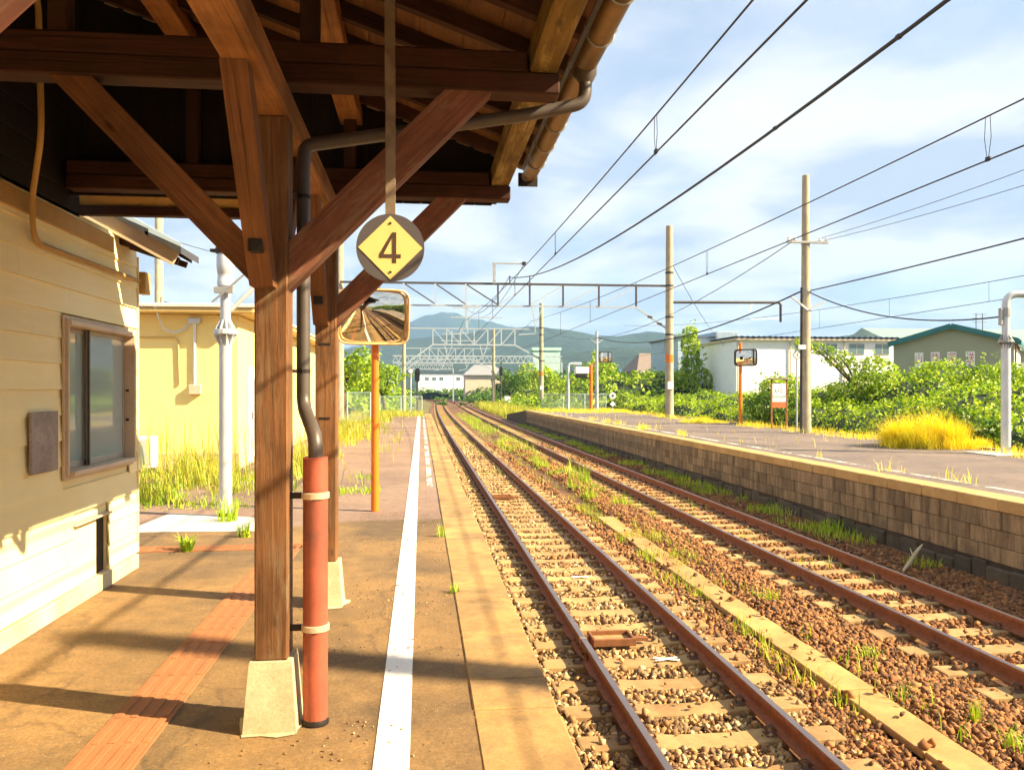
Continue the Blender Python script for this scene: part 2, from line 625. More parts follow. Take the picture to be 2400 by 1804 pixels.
M["stone_pale"] = m_stone("ballast_pale", [C(116, 82, 46), C(178, 138, 84), C(96, 70, 46), C(206, 180, 136), C(140, 102, 58), C(112, 90, 66), C(186, 150, 98)])
M["stone_rust"] = m_stone("ballast_rust", [C(116, 74, 40), C(160, 108, 60), C(88, 58, 36), C(176, 126, 76), C(128, 84, 46), C(98, 72, 50), C(150, 100, 56)])


def m_rail():
    t = NT("rail_rust")
    p = t.coord("Position")
    n = t.noise(p, 18, 6, 0.7)
    c = t.ramp(n, [(0.3, C(112, 62, 34)), (0.7, C(160, 96, 56))])
    t.set(Base_Color=c, Roughness=0.75, Metallic=0.1)
    t.bump(n, 0.2, 0.003)
    return t.m


M["rail"] = m_rail()
M["rail_top"] = m_plain("rail_running_surface", C(150, 132, 124), 0.32, 0.85, 0.2, 3, 0.05)
M["clip"] = m_plain("rusty_clip", C(104, 76, 54), 0.7, 0.2, 0.3, 20, 0.2)
M["rust"] = m_plain("rusty_iron", C(132, 84, 48), 0.75, 0.2, 0.3, 12, 0.2)


def m_paint(name, col, worn, scale=9, lo=0.55, hi=0.62):
    """road paint that has flaked away in places"""
    t = NT(name)
    p = t.coord("Position")
    n = t.noise(p, scale, 9, 0.72, 0.2)
    big = t.noise(p, 0.7, 3)
    k = t.math("ADD", n, t.math("MULTIPLY", t.math("SUBTRACT", big, 0.5), worn))
    a = t.ramp(k, [(lo, g(1)), (hi, g(0))])
    t.set(Base_Color=t.mix(0.5, col, t.ramp(t.noise(p, 40, 4), [(0.3, g(0.8)), (0.7, g(1.1))]), "MULTIPLY"), Roughness=0.7)
    tr = t.node("ShaderNodeBsdfTransparent")
    mx = t.node("ShaderNodeMixShader", {0: a, 1: tr.outputs[0], 2: t.b.outputs[0]})
    t.l.new(mx.outputs[0], t.out.inputs[0])
    return t.m


M["line"] = m_paint("white_line", C(240, 238, 230), 0.42, 9, 0.60, 0.64)
M["line_worn"] = m_paint("white_line_worn", C(222, 216, 200), 0.9, 7, 0.45, 0.55)
M["tactile"] = m_concrete("tactile_tile", C(152, 98, 58), C(172, 112, 66), C(134, 94, 60), 0.7, False, 0.08)

# timber
M["wood_post"] = m_wood("timber_post", C(82, 54, 32), C(144, 98, 60), C(122, 102, 76), 0.7)
M["wood_red"] = m_wood("timber_red_brown", C(88, 54, 32), C(132, 88, 54), None, 0.6)
M["wood_brace"] = m_wood("timber_brace_weathered", C(104, 62, 46), C(144, 94, 72), C(140, 116, 90), 0.65)
M["wood_beam"] = m_wood("timber_beam", C(124, 78, 42), C(186, 126, 74), None, 0.6)
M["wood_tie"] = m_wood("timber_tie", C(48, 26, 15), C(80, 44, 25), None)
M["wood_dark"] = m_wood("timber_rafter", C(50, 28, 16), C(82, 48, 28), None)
M["wood_board"] = m_wood("timber_sheathing", C(104, 68, 38), C(146, 100, 58), None)
M["wood_eave"] = m_wood("timber_eave_mossy", C(96, 74, 32), C(138, 108, 50), C(170, 146, 84), 0.7)
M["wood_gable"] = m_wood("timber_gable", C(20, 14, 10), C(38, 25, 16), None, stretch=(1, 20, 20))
M["wood_grey"] = m_wood("timber_grey", C(136, 122, 112), C(172, 158, 146), None)
M["gutter"] = m_plain("gutter_copper_brown", C(134, 104, 62), 0.5, 0.3, 0.3, 5, 0.1, C(92, 76, 50), 0.6)
M["pipe_grey"] = m_plain("pipe_dark_grey", C(86, 76, 68), 0.45, 0.1, 0.15, 8, 0.05)
M["pipe_red"] = m_plain("pipe_red", C(172, 84, 58), 0.6, 0.0, 0.22, 6, 0.1, C(112, 64, 48), 0.85)
M["band"] = m_plain("band_pale", C(206, 180, 150), 0.5, 0.3, 0.1)
M["iron"] = m_plain("black_iron", C(46, 38, 34), 0.6, 0.4, 0.2, 20)
M["tile"] = m_plain("roof_tile_grey", C(70, 70, 72), 0.5, 0, 0.2, 5, 0.1)
M["galv"] = m_plain("galvanised", C(196, 200, 204), 0.42, 0.25, 0.1, 5, 0.06)
M["galv_dull"] = m_plain("galvanised_dull", C(160, 160, 158), 0.5, 0.4, 0.18, 3, 0.06)
M["flat_bar"] = m_plain("hanger_bar", C(138, 118, 96), 0.55, 0.4, 0.2, 14, 0.1, C(88, 56, 34), 0.7)
M["orange"] = m_plain("orange_paint", C(224, 118, 22), 0.45, 0, 0.08, 4, 0.04)
M["rim_tan"] = m_plain("mirror_rim_tan", C(206, 158, 100), 0.5, 0, 0.1)
M["mirror"] = m_plain("mirror_face", C(214, 212, 200), 0.03, 1.0, 0.03, 2, 0.0)
M["mirror_back"] = m_plain("mirror_back", C(60, 54, 44), 0.6, 0, 0.2)
M["conc_pole"] = m_concrete("concrete_pole", C(160, 150, 126), C(182, 172, 148), C(124, 108, 86), 0.6, True)
M["steel_white"] = m_plain("steel_pale", C(168, 178, 188), 0.5, 0.1, 0.1)
M["steel_dark"] = m_plain("steel_dark", C(84, 78, 76), 0.55, 0.5, 0.2)
M["wire"] = m_plain("wire", C(44, 40, 46), 0.5, 0.5, 0.1)
M["cable"] = m_plain("black_cable", C(26, 24, 30), 0.6, 0, 0.1)
M["insulator"] = m_plain("insulator", C(228, 226, 220), 0.25, 0, 0.05)
M["white"] = m_plain("white_paint", C(224, 224, 222), 0.6, 0, 0.06)
M["black"] = m_plain("black_paint", C(24, 22, 24), 0.5, 0, 0.1)
M["label_w"] = m_plain("white_label", C(226, 226, 226), 0.6, 0, 0.05)
M["sign_grey"] = m_plain("sign_disc_grey", C(82, 76, 78), 0.5, 0, 0.06, 5, 0.04)
M["sign_cream"] = m_plain("sign_cream", C(226, 198, 122), 0.5, 0, 0.05, 5, 0.04)
M["sign_ink"] = m_plain("sign_ink", C(72, 52, 36), 0.6, 0, 0.05)
M["sign_pink"] = m_plain("sign_pink", C(196, 62, 110), 0.6, 0, 0.08)
M["sign_orange"] = m_plain("sign_orange", C(214, 110, 60), 0.5, 0, 0.08)
M["sign_frame"] = m_plain("sign_frame_brown", C(150, 92, 48), 0.6, 0, 0.2)


def m_siding():
    t = NT("siding_cream")
    p = t.coord("Position")
    s = t.noise(t.coord("Position", (1, 0.6, 7)), 1.4, 7, 0.7, 0.3)
    c = t.ramp(t.noise(p, 1.1, 5), [(0.3, C(242, 222, 156)), (0.7, C(249, 234, 182))])
    r = t.node("ShaderNodeObjectInfo").outputs["Random"]
    c = t.mix(1.0, c, t.ramp(r, [(0, g(0.92)), (1, g(1.06))]), "MULTIPLY")
    st = t.noise(t.coord("Position", (1, 9, 1.2)), 1.5, 8, 0.75)
    c = t.mix(t.ramp(st, [(0.60, g(0)), (0.74, g(0.35))]), c, C(188, 158, 106))
    c = t.mix(0.4, c, t.ramp(s, [(0.3, g(0.85)), (0.7, g(1.08))]), "MULTIPLY")
    t.set(Base_Color=c, Roughness=0.7)
    t.bump(s, 0.12, 0.004)
    return t.m


M["siding"] = m_siding()
M["frieze"] = m_plain("frieze_yellow", C(176, 138, 74), 0.7, 0, 0.15, 4)
M["frame_tan"] = m_plain("window_frame_tan", C(204, 182, 154), 0.6, 0, 0.12, 5)
M["alu"] = m_plain("aluminium_sash", C(176, 166, 150), 0.45, 0.4, 0.08)
M["alu_dark"] = m_plain("sash_dark", C(66, 58, 52), 0.5, 0.2, 0.08)
M["room"] = m_plain("room_dark", C(58, 66, 62), 0.9, 0, 0.2)


def m_glass(name, tint, rough=0.06):
    t = NT(name)
    t.set(Base_Color=tint, Roughness=rough, Metallic=0.0, IOR=1.6, Specular_IOR_Level=0.9, Coat_Weight=0.4)
    p = t.coord("Position")
    t.bump(t.noise(p, 1.2, 2), 0.03, 0.02)
    return t.m


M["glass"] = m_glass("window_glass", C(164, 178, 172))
M["glass_far"] = m_glass("window_glass_far", C(96, 122, 128), 0.15)
M["stucco"] = m_plain("stucco_yellow", C(244, 220, 140), 0.85, 0, 0.05, 2, 0.2, C(230, 198, 116), 0.35)
M["stucco_roof"] = m_plain("flat_roof_edge", C(206, 176, 110), 0.8, 0, 0.1)
M["wall_white"] = m_plain("wall_white", C(244, 244, 242), 0.8, 0, 0.05, 1)
M["wall_blue"] = m_plain("wall_pale_blue", C(166, 186, 202), 0.7, 0, 0.06, 1)
M["wall_grey"] = m_plain("wall_grey_green", C(150, 152, 134), 0.7, 0, 0.05, 1)
M["wall_cream"] = m_plain("wall_cream", C(206, 188, 164), 0.7, 0, 0.06, 1)
M["teal"] = m_plain("teal_trim", C(32, 104, 108), 0.5, 0, 0.1, 1)
M["teal_roof"] = m_plain("teal_roof_faded", C(128, 150, 148), 0.6, 0, 0.08, 1)
M["roof_brown"] = m_plain("roof_grey_brown", C(126, 112, 102), 0.7, 0, 0.1, 2)
M["roof_dark"] = m_plain("roof_slate", C(72, 82, 96), 0.6, 0, 0.1, 2)
M["mint"] = m_plain("mint_sheet", C(176, 212, 196), 0.6, 0, 0.05, 1)
M["fence"] = m_plain("fence_pale", C(176, 200, 190), 0.5, 0.3, 0.08)
M["hill"] = None
# plants
M["leaf_vine"] = m_foliage("vine_leaves", [C(70, 104, 22), C(150, 182, 30), C(110, 146, 24), C(186, 206, 48), C(130, 164, 26), C(160, 168, 60), C(200, 214, 76)])
M["leaf_dark"] = m_foliage("dark_leaves", [C(52, 86, 20), C(80, 116, 26), C(104, 138, 32), C(64, 100, 24)])
M["leaf_tree"] = m_foliage("tree_leaves", [C(104, 138, 24), C(148, 178, 34), C(176, 196, 48), C(122, 156, 28)])
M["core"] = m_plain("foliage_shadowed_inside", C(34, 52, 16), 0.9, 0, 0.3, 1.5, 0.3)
M["grass"] = m_foliage("grass_green", [C(112, 150, 26), C(156, 186, 38), C(190, 200, 56), C(134, 170, 30)])
M["grass_yellow"] = m_foliage("grass_straw", [C(232, 210, 36), C(250, 232, 48), C(220, 192, 40), C(252, 238, 90)])
M["grass_mix"] = m_foliage("grass_mixed", [C(120, 150, 34), C(190, 184, 58), C(152, 168, 44), C(206, 186, 80), C(134, 132, 56)])
M["bark"] = m_plain("bark", C(92, 74, 56), 0.9, 0, 0.3, 8, 0.4)


def curve_x(y):
    """sideways swing of the line in the distance"""
    o = 1.0e-4 * (y - 35) ** 2 if y > 35 else 0.0
    if y > 150:
        o -= 6.5e-4 * (y - 150) ** 2
    return o


# ------------------------------------------------------------------ ground and trackbed
mb = MB()
xs = [-4000, -600, -120, -40, -14, 0.66, 14.2, 30, 60, 140, 600, 4000]
ys = [-400, -60, -26, 0, 30, 62, 80, 120, 200, 320, 700, 1600, 5200]


def ground_z(x, y):
    return -1.06


vs = [(x, y, ground_z(x, y)) for y in ys for x in xs]
nx = len(xs)
mb.add(vs, [(j * nx + i, j * nx + i + 1, (j + 1) * nx + i + 1, (j + 1) * nx + i) for j in range(len(ys) - 1) for i in range(nx - 1)])
tag(build("ground", mb, M["earth"]), "bare earth with weeds stretching to the hills", None, None, "structure")

mb = MB()
prof = [(0.60, -1.01), (0.95, -1.015), (3.35, -1.015), (3.6, -1.03), (4.4, -1.03), (4.6, -1.015), (7.0, -1.015), (7.5, -0.985), (8.6, -0.96)]
ysb = [-40, -20] + [i * 4 for i in range(-3, 70)]
for y in ysb:
    mb.v += [(x + curve_x(y), y, z) for x, z in prof]
k = len(prof)
for j in range(len(ysb) - 1):
    for i in range(k - 1):
        mb.f.append((j * k + i, j * k + i + 1, (j + 1) * k + i + 1, (j + 1) * k + i))
        mb.mi.append(0)
tag(build("trackbed", mb, M["bed"]), "rust brown ballast bed under both tracks", None, None, "structure")

# ------------------------------------------------------------------ near platform
near = tag(link("near_platform", None), "brown asphalt platform on the side of the wooden canopy", None, None, "structure")
build("asphalt_surface", MB().add([(-30, -26, 0), (0.27, -26, 0), (0.27, 10.35, 0), (-0.9, 10.3, 0), (-1.2, 9.95, 0), (-30, 9.95, 0)], [(0, 1, 2, 3, 4, 5)]), M["asphalt"], near)
build("older_asphalt_surface", MB().add([(-30, 9.951, -0.004), (-1.199, 9.951, -0.004), (-0.9, 10.301, -0.004), (0.27, 10.351, -0.004), (0.27, 57, -0.004), (-30, 57, -0.004)], [(0, 1, 2, 3, 4, 5)]), M["asphalt_old"], near)
build("front_wall", MB().box((0.40, -26, -1.05), (0.64, 57, -0.14)), M["mortar"], near)
build("end_wall", MB().box((-30, 56.8, -1.05), (0.39, 57.02, -0.004)), M["mortar"], near)
y = -3.0
slab_w = [0.92, 0.9, 0.42, 0.9, 0.94, 0.88]
i = 0
rr = random.Random(3)
for part_y0 in (-3.0,):
    while y < 57:
        L = 0.425 if 4.05 < y < 4.2 else rr.choice([0.88, 0.9, 0.93, 0.86])
        if y < 4.12 and y + L > 4.12:
            L = 4.12 - y
        dz = rr.uniform(-0.003, 0.004)
        mbs = MB().cbox((0.264, y + 0.004, -0.14), (0.695 + rr.uniform(-0.004, 0.004), y + L - 0.004, 0.008 + dz), 0.008)
        build("coping_slab", mbs, M["coping"], near)
        y += L
build("coping_run", MB().box((0.266, -26, -0.14), (0.695, -3.01, 0.006)), M["coping"], near)
build("white_line", MB().add([(-0.208, -26, 0.004), (-0.05, -26, 0.004), (-0.05, 56.5, 0.004), (-0.208, 56.5, 0.004)], [(0, 1, 2, 3)]), M["line"], near)
build("worn_white_line", MB().add([(0.10, 13, 0.004), (0.20, 13, 0.004), (0.20, 56.5, 0.004), (0.10, 56.5, 0.004)], [(0, 1, 2, 3)]), M["line_worn"], near)
# tactile guide strip
tm = MB().cbox((-0.149, -0.149, 0.0), (0.149, 0.149, 0.007), 0.003)
for q in range(4):
    xq = -0.1125 + q * 0.075
    tm.cbox((xq - 0.016, -0.138, 0.0068), (xq + 0.016, 0.138, 0.0115), 0.004)
tile_me = tm.mesh("tactile_tile", M["tactile"])
y = -3.0
while y < 8.5:
    link("tactile_tile", tile_me, near, Matrix.Translation((-1.38, y + 0.15, 0.0)))
    y += 0.3
for q in range(7):
    link("tactile_tile", tile_me, near, Matrix.Translation((-1.38 - 0.3 * q, 8.67, 0.0)) @ Matrix.Rotation(math.pi / 2, 4, "Z"))
build("concrete_pad", MB().add([(-3.4, 9.75, 0.004), (-1.75, 9.65, 0.004), (-1.75, 10.55, 0.004), (-3.3, 11.2, 0.004)], [(0, 1, 2, 3)]), M["pad"], near)

# ------------------------------------------------------------------ far platform
FX, FZ = 7.8, 0.15
far = tag(link("far_platform", None), "grey island platform with block wall across the tracks", None, None, "structure")
build("asphalt_surface", MB().add([(FX + 0.44, -26, FZ), (14.2, -26, FZ), (14.2, 60, FZ), (FX + 0.44, 60, FZ)], [(0, 1, 2, 3)]), M["asphalt_far"], far)
build("core_wall", MB().box((FX + 0.035, -26, -1.06), (14.15, 59.9, FZ - 0.006)), M["mortar"], far)
build("end_ramp", MB().add([(FX, 60.0, -1.0), (FX, 60.0, FZ), (FX, 74, -0.55), (FX, 74, -1.0), (12.6, 60.0, -1.0), (12.6, 60.0, FZ), (12.6, 74, -0.55), (12.6, 74, -1.0)],
                           [(0, 1, 2, 3), (7, 6, 5, 4), (1, 5, 6, 2), (3, 2, 6, 7)]), M["mortar"], far)
CH = [(FZ - 0.165, FZ), (-0.27, -0.021), (-0.50, -0.276), (-0.72, -0.506)]      # coping and three block courses
rr = random.Random(5)


def block_run(y0, y1, z0, z1, L, front, back, mat, name, parts, ch=0.008, off=0.0):
    y = y0 + off
    mbj = None if parts else MB()
    while y < y1:
        l = min(L * rr.uniform(0.94, 1.06), y1 - y)
        if l < 0.06:
            break
        f = front + rr.uniform(-0.010, 0.008)
        tgt = MB() if parts else mbj
        tgt.cbox((f, y + 0.005, z0), (back, y + l - 0.005, z1), ch)
        if parts:
            build(name, tgt, mat, far)
        y += l
    if not parts and mbj.v:
        o = build(name + "_run", mbj, mat, far)
        o["kind"] = "stuff"


for y0, y1, parts in ((-26, 8.4, False), (8.4, 27, True), (27, 60, False)):
    block_run(y0, y1, CH[0][0], FZ + 0.006, 0.9, FX, FX + 0.436, M["coping_far"], "coping_slab", parts, 0.012)
    for c, (z0, z1) in enumerate(CH[1:]):
        block_run(y0, y1, z0, z1, 0.45, FX + 0.012, FX + 0.05, M["block"], "wall_block", parts, 0.01, 0.0 if c % 2 == 0 or not parts else 0.225)
# rough dark footing stones
mb = MB()
y = 6.0
while y < 58:
    l = rr.uniform(0.25, 0.6)
    mb.cbox((FX - rr.uniform(-0.02, 0.05), y, -1.05), (FX + 0.045, y + l - 0.015, -0.722 + rr.uniform(-0.12, 0.0)), rr.uniform(0.03, 0.07))
    y += l
o = build("footing_stone", mb, M["rubble"], far)
o["kind"] = "stuff"
build("worn_white_line", MB().add([(8.6, -20, FZ + 0.004), (8.72, -20, FZ + 0.004), (8.72, 58, FZ + 0.004), (8.6, 58, FZ + 0.004)], [(0, 1, 2, 3)]), M["line_worn"], far)
build("back_kerb", MB().cbox((14.05, -26, -0.5), (14.22, 60, FZ + 0.05), 0.01), M["coping_far"], far)

# ------------------------------------------------------------------ tracks
RP = [(-0.063, -0.153), (-0.063, -0.142), (-0.012, -0.122), (-0.008, -0.115), (-0.008, -0.05), (-0.0325, -0.038), (-0.0325, -0.008), (-0.026, 0.0),
      (0.026, 0.0), (0.0325, -0.008), (0.0325, -0.038), (0.008, -0.05), (0.008, -0.115), (0.012, -0.122), (0.063, -0.142), (0.063, -0.153)]
RY = [-36 + 4 * i for i in range(18)] + [36 + 3 * i for i in range(66)]
ZR = -0.80
sl_me = None


def sleeper_mesh():
    prof = [(-0.14, -0.17), (-0.122, -0.008), (-0.114, 0.0), (0.114, 0.0), (0.122, -0.008), (0.14, -0.17)]
    st = [(-1.0, -0.004), (-0.985, 0.0), (-0.42, 0.0), (-0.25, -0.018), (0.25, -0.018), (0.42, 0.0), (0.985, 0.0), (1.0, -0.004)]
    m = MB()
    n = len(prof)
    for x, dz in st:
        m.v += [(x, py, pz + (dz if pz > -0.1 else 0)) for py, pz in prof]
    for i in range(len(st) - 1):
        for q in range(n - 1):
            m.f.append((i * n + q, i * n + q + 1, (i + 1) * n + q + 1, (i + 1) * n + q))
            m.mi.append(0)
    m.f += [tuple(reversed(range(n))), tuple(range((len(st) - 1) * n, len(st) * n))]
    m.mi += [0, 0]
    return m


SLM = sleeper_mesh()
SL_ME = SLM.mesh("sleeper", M["sleeper"])
# sprung rail clip: a coil standing beside the rail foot, on an iron shoulder
cm = MB()
coil = [(0.034 * math.cos(a), 0.045 * (a / 9.4 - 0.5), 0.030 + 0.034 * math.sin(a)) for a in [i * 0.47 for i in range(21)]]
cm.tube(coil, 0.008, 6)
cm.tube([(-0.034, -0.02, 0.03), (-0.06, -0.01, 0.018), (-0.07, 0.0, 0.015)], 0.008, 6)
cm.cbox((-0.03, -0.05, -0.01), (0.045, 0.05, 0.012), 0.004)
CLIP_ME = cm.mesh("rail_clip", M["clip"], True)
SL_Y = [-4.0 + 0.58 * i for i in range(112)]


def track(label, xc, group):
    t = thing("railway_track", label, "railway track", (xc, 0, -0.953), group)
    for sgn in (-1, 1):
        m = MB()
        n = len(RP)
        for y in RY:
            m.v += [(xc + sgn * 0.566 + curve_x(y) + a, y, ZR + b) for a, b in RP]
        for j in range(len(RY) - 1):
            for q in range(n):
                m.f.append((j * n + q, (j + 1) * n + q, (j + 1) * n + (q + 1) % n, j * n + (q + 1) % n))
                m.mi.append(1 if q in (7,) else 0)
        build("rail", m, [M["rail"], M["rail_top"]], t)
    for y in SL_Y:
        jy = y + random.uniform(-0.015, 0.015)
        mt = Matrix.Translation((xc + curve_x(y), jy, -0.955)) @ Matrix.Rotation(random.uniform(-0.008, 0.008), 4, "Z")
        s = link("sleeper", SL_ME, t, mt)
        if 2.4 < y < 17:
            for sg in (-1, 1):
                for side in (-1, 1):
                    rot = Matrix.Rotation(math.pi if side < 0 else 0.0, 4, "Z")
                    link("rail_clip", CLIP_ME, s, Matrix.Translation((xc + sg * 0.566 + side * 0.105, jy, -0.955)) @ rot)
    far_s = MB()
    y = SL_Y[-1] + 0.58
    while y < 150:
        far_s.box((xc + curve_x(y) - 1.0, y - 0.1, -1.0), (xc + curve_x(y) + 1.0, y + 0.1, -0.955))
        y += 0.58
    o = build("distant_sleeper", far_s, M["sleeper"], t)
    o["kind"] = "stuff"
    far_c = MB()
    for y in SL_Y:
        if 17 <= y < 45:
            for sg in (-1, 1):
                for side in (-1, 1):
                    x = xc + sg * 0.566 + side * 0.1
                    far_c.box((x - 0.03, y - 0.04, -0.956), (x + 0.03, y + 0.04, -0.90))
    o = build("distant_clip", far_c, M["clip"], t)
    o["kind"] = "stuff"
    return t


T1, T2 = 2.15, 5.77
tr1 = track("rusty railway track beside the canopy platform, pale ballast between its rails", T1, "railway tracks")
tr2 = track("rusty railway track beside the block wall of the far platform", T2, "railway tracks")
# insulated joint on the near rail
mb = MB()
for sd in (-1, 1):
    mb.cbox((T1 - 0.566 + sd * 0.022 - 0.012, 7.55, ZR - 0.115), (T1 - 0.566 + sd * 0.022 + 0.012, 8.15, ZR - 0.045), 0.004)
    for q in range(4):
        mb.tube([(T1 - 0.566 + sd * 0.03, 7.63 + q * 0.145, ZR - 0.08), (T1 - 0.566 + sd * 0.055, 7.63 + q * 0.145, ZR - 0.08)], 0.014, 6)
build("joint_bar", mb, M["rust"], tr1)
mb = MB().box((T1 - 0.6, 7.842, ZR - 0.13), (T1 - 0.532, 7.858, ZR + 0.0015))
build("joint_insulation", mb, M["band"], tr1)


def tray(x0, x1, y, label):
    t = thing("metal_tray", label, "metal tray", ((x0 + x1) / 2, y, -0.95), "iron trays between the rails")
    build("long_bar", MB().cbox((x0, y - 0.16, -0.945), (x1, y - 0.13, -0.87), 0.004), M["rust"], t)
    build("long_bar", MB().cbox((x0, y + 0.13, -0.945), (x1, y + 0.16, -0.87), 0.004), M["rust"], t)
    build("end_bar", MB().cbox((x0, y - 0.129, -0.945), (x0 + 0.03, y + 0.129, -0.872), 0.004), M["rust"], t)
    build("end_bar", MB().cbox((x1 - 0.03, y - 0.129, -0.945), (x1, y + 0.129, -0.872), 0.004), M["rust"], t)
    build("floor_plate", MB().box((x0 + 0.03, y - 0.13, -0.94), (x1 - 0.03, y + 0.13, -0.915)), M["sleeper"], t)
    build("bracket", MB().cbox((x1, y - 0.03, -0.94), (x1 + 0.16, y + 0.03, -0.90), 0.004), M["rust"], t)


tray(1.72, 2.16, 8.15, "rusty iron tray between the rails of the near track, closest one")
tray(1.70, 2.16, 19.3, "rusty iron tray between the rails of the near track, distant one")
for (x, y) in ((2.35, 7.4), (2.2, 11.1)):                  # survey crosses painted on sleepers
    yy = min(SL_Y, key=lambda s: abs(s - y))
    m = MB()
    for a in (0.6, -0.6):
        d = Vector((math.cos(a), math.sin(a) * 0.6, 0)) * 0.14
        nn = Vector((-d.y, d.x, 0)).normalized() * 0.02
        c = Vector((x - 0.0, yy, -0.953 if a > 0 else -0.9515))
        m.add([c - d - nn, c + d - nn, c + d + nn, c - d + nn], [(0, 1, 2, 3)])
    build("painted_cross", m, M["white"], tr1)

# cable trough between the tracks
tro = thing("cable_trough", "ochre concrete cable trough with lids running between the two tracks", "cable trough", (3.72, 0, -0.95))
y = -3.0
rr = random.Random(9)
while y < 16:
    m = MB().cbox((3.55 + rr.uniform(-0.006, 0.006), y + 0.004, -1.0), (3.89, y + 0.596, -0.935 + rr.uniform(-0.006, 0.006)), 0.008)
    build("trough_lid", m, M["trough"], tro)
    y += 0.6

# ------------------------------------------------------------------ ballast stones
CUBE_V = np.array([(x, y, z) for z in (-1, 1) for y in (-1, 1) for x in (-1, 1)], float) * 0.62
CUBE_F = np.array([(0, 2, 3), (0, 3, 1), (4, 5, 7), (4, 7, 6), (0, 1, 5), (0, 5, 4), (2, 6, 7), (2, 7, 3), (0, 4, 6), (0, 6, 2), (1, 3, 7), (1, 7, 5)])


def stones(P, S, name, mat, label):
    """broken angular stones: knocked-about cubes"""
    n = len(P)
    V = CUBE_V[None] * RNG.uniform(0.4, 1.5, (n, 8, 3)) * RNG.uniform(0.4, 1.5, (n, 1, 3))
    A = RNG.normal(size=(n, 3, 3))
    Q, _ = np.linalg.qr(A)
    Q *= np.sign(np.linalg.det(Q))[:, None, None]
    V = np.einsum("nij,nvj->nvi", Q, V) * S[:, None, None] + P[:, None, :]
    F = CUBE_F[None] + (np.arange(n) * 8)[:, None, None]
    tag(link(name, np_mesh(name, V.reshape(-1, 3), F.reshape(-1, 3), mat)), label, None, None, "stuff")


pts, siz = [], []
for (ya, yb, dens, s0, s1) in ((2.6, 7, 1500, 0.010, 0.036), (7, 12, 1050, 0.012, 0.036), (12, 20, 520, 0.016, 0.038), (20, 40, 90, 0.03, 0.055)):
    n = int((yb - ya) * 7.0 * dens)
    p = np.stack([RNG.uniform(0.72, 7.75, n), RNG.uniform(ya, yb, n), np.zeros(n)], 1)
    pts.append(p)
    siz.append(RNG.uniform(s0, s1, n))
P = np.concatenate(pts)
S = np.concatenate(siz)
X, Y = P[:, 0], P[:, 1]
keep = np.ones(len(P), bool)
for xc in (T1, T2):
    for sg in (-1, 1):
        keep &= np.abs(X - (xc + sg * 0.566)) > 0.10
    on_sl = (np.abs(X - xc) < 1.02) & (np.abs((Y + 4.0 + 0.29) % 0.58 - 0.29) < 0.14)
    keep &= ~on_sl | (RNG.random(len(P)) < 0.02)
keep &= (np.abs(X - 3.72) > 0.19) | (RNG.random(len(P)) < 0.015)
P, S = P[keep], S[keep]
X, Y = P[:, 0], P[:, 1]
on_sl = ((np.abs(X - T1) < 1.02) | (np.abs(X - T2) < 1.02)) & (np.abs((Y + 4.0 + 0.29) % 0.58 - 0.29) < 0.14)
P[:, 2] = np.where(on_sl, -0.955 + S * 0.5, -1.005 + RNG.uniform(-0.1, 0.9, len(P)) * S)
P[:, 2] = np.where(np.abs(X - 3.72) < 0.19, -0.93 + S * 0.5, P[:, 2])
hump = np.exp(-((X - 4.25) / 0.35) ** 2) * 0.05 + np.exp(-((X - 1.0) / 0.2) ** 2) * 0.02
P[:, 2] += np.where(on_sl, 0, hump)
nz = np.array([fbm(x * 0.8, y * 0.5, 1.0, 3) for x, y in P[:, :2]])
pale = (X + nz * 0.9 + RNG.normal(size=len(P)) * 0.25) < 3.05
stones(P[pale], S[pale], "pale_ballast", M["stone_pale"], "pale tan ballast stones around the near track")
stones(P[~pale], S[~pale], "rust_ballast", M["stone_rust"], "rust brown ballast stones between and beyond the tracks")

n = 1500
gx = RNG.normal(-0.25, 0.45, n)
gyy = RNG.uniform(3.2, 11, n)
ok = (gx < 0.24) & (gx > -2.4) & np.array([fbm(a, b, 0.8, 3) > -0.05 for a, b in zip(gx, gyy)])
gs = RNG.uniform(0.0025, 0.007, n)
stones(np.stack([gx, gyy, 0.002 + gs * 0.4], 1)[ok], gs[ok], "platform_grit", M["stone_pale"], "loose pale grit strewn on the platform beside the white line")
# ------------------------------------------------------------------ canopy
PX = -0.715
PY = (1.2, 4.07, 6.32)
SL = 0.36


def roof_z(x):
    return 3.45 + (0.72 - x) * SL


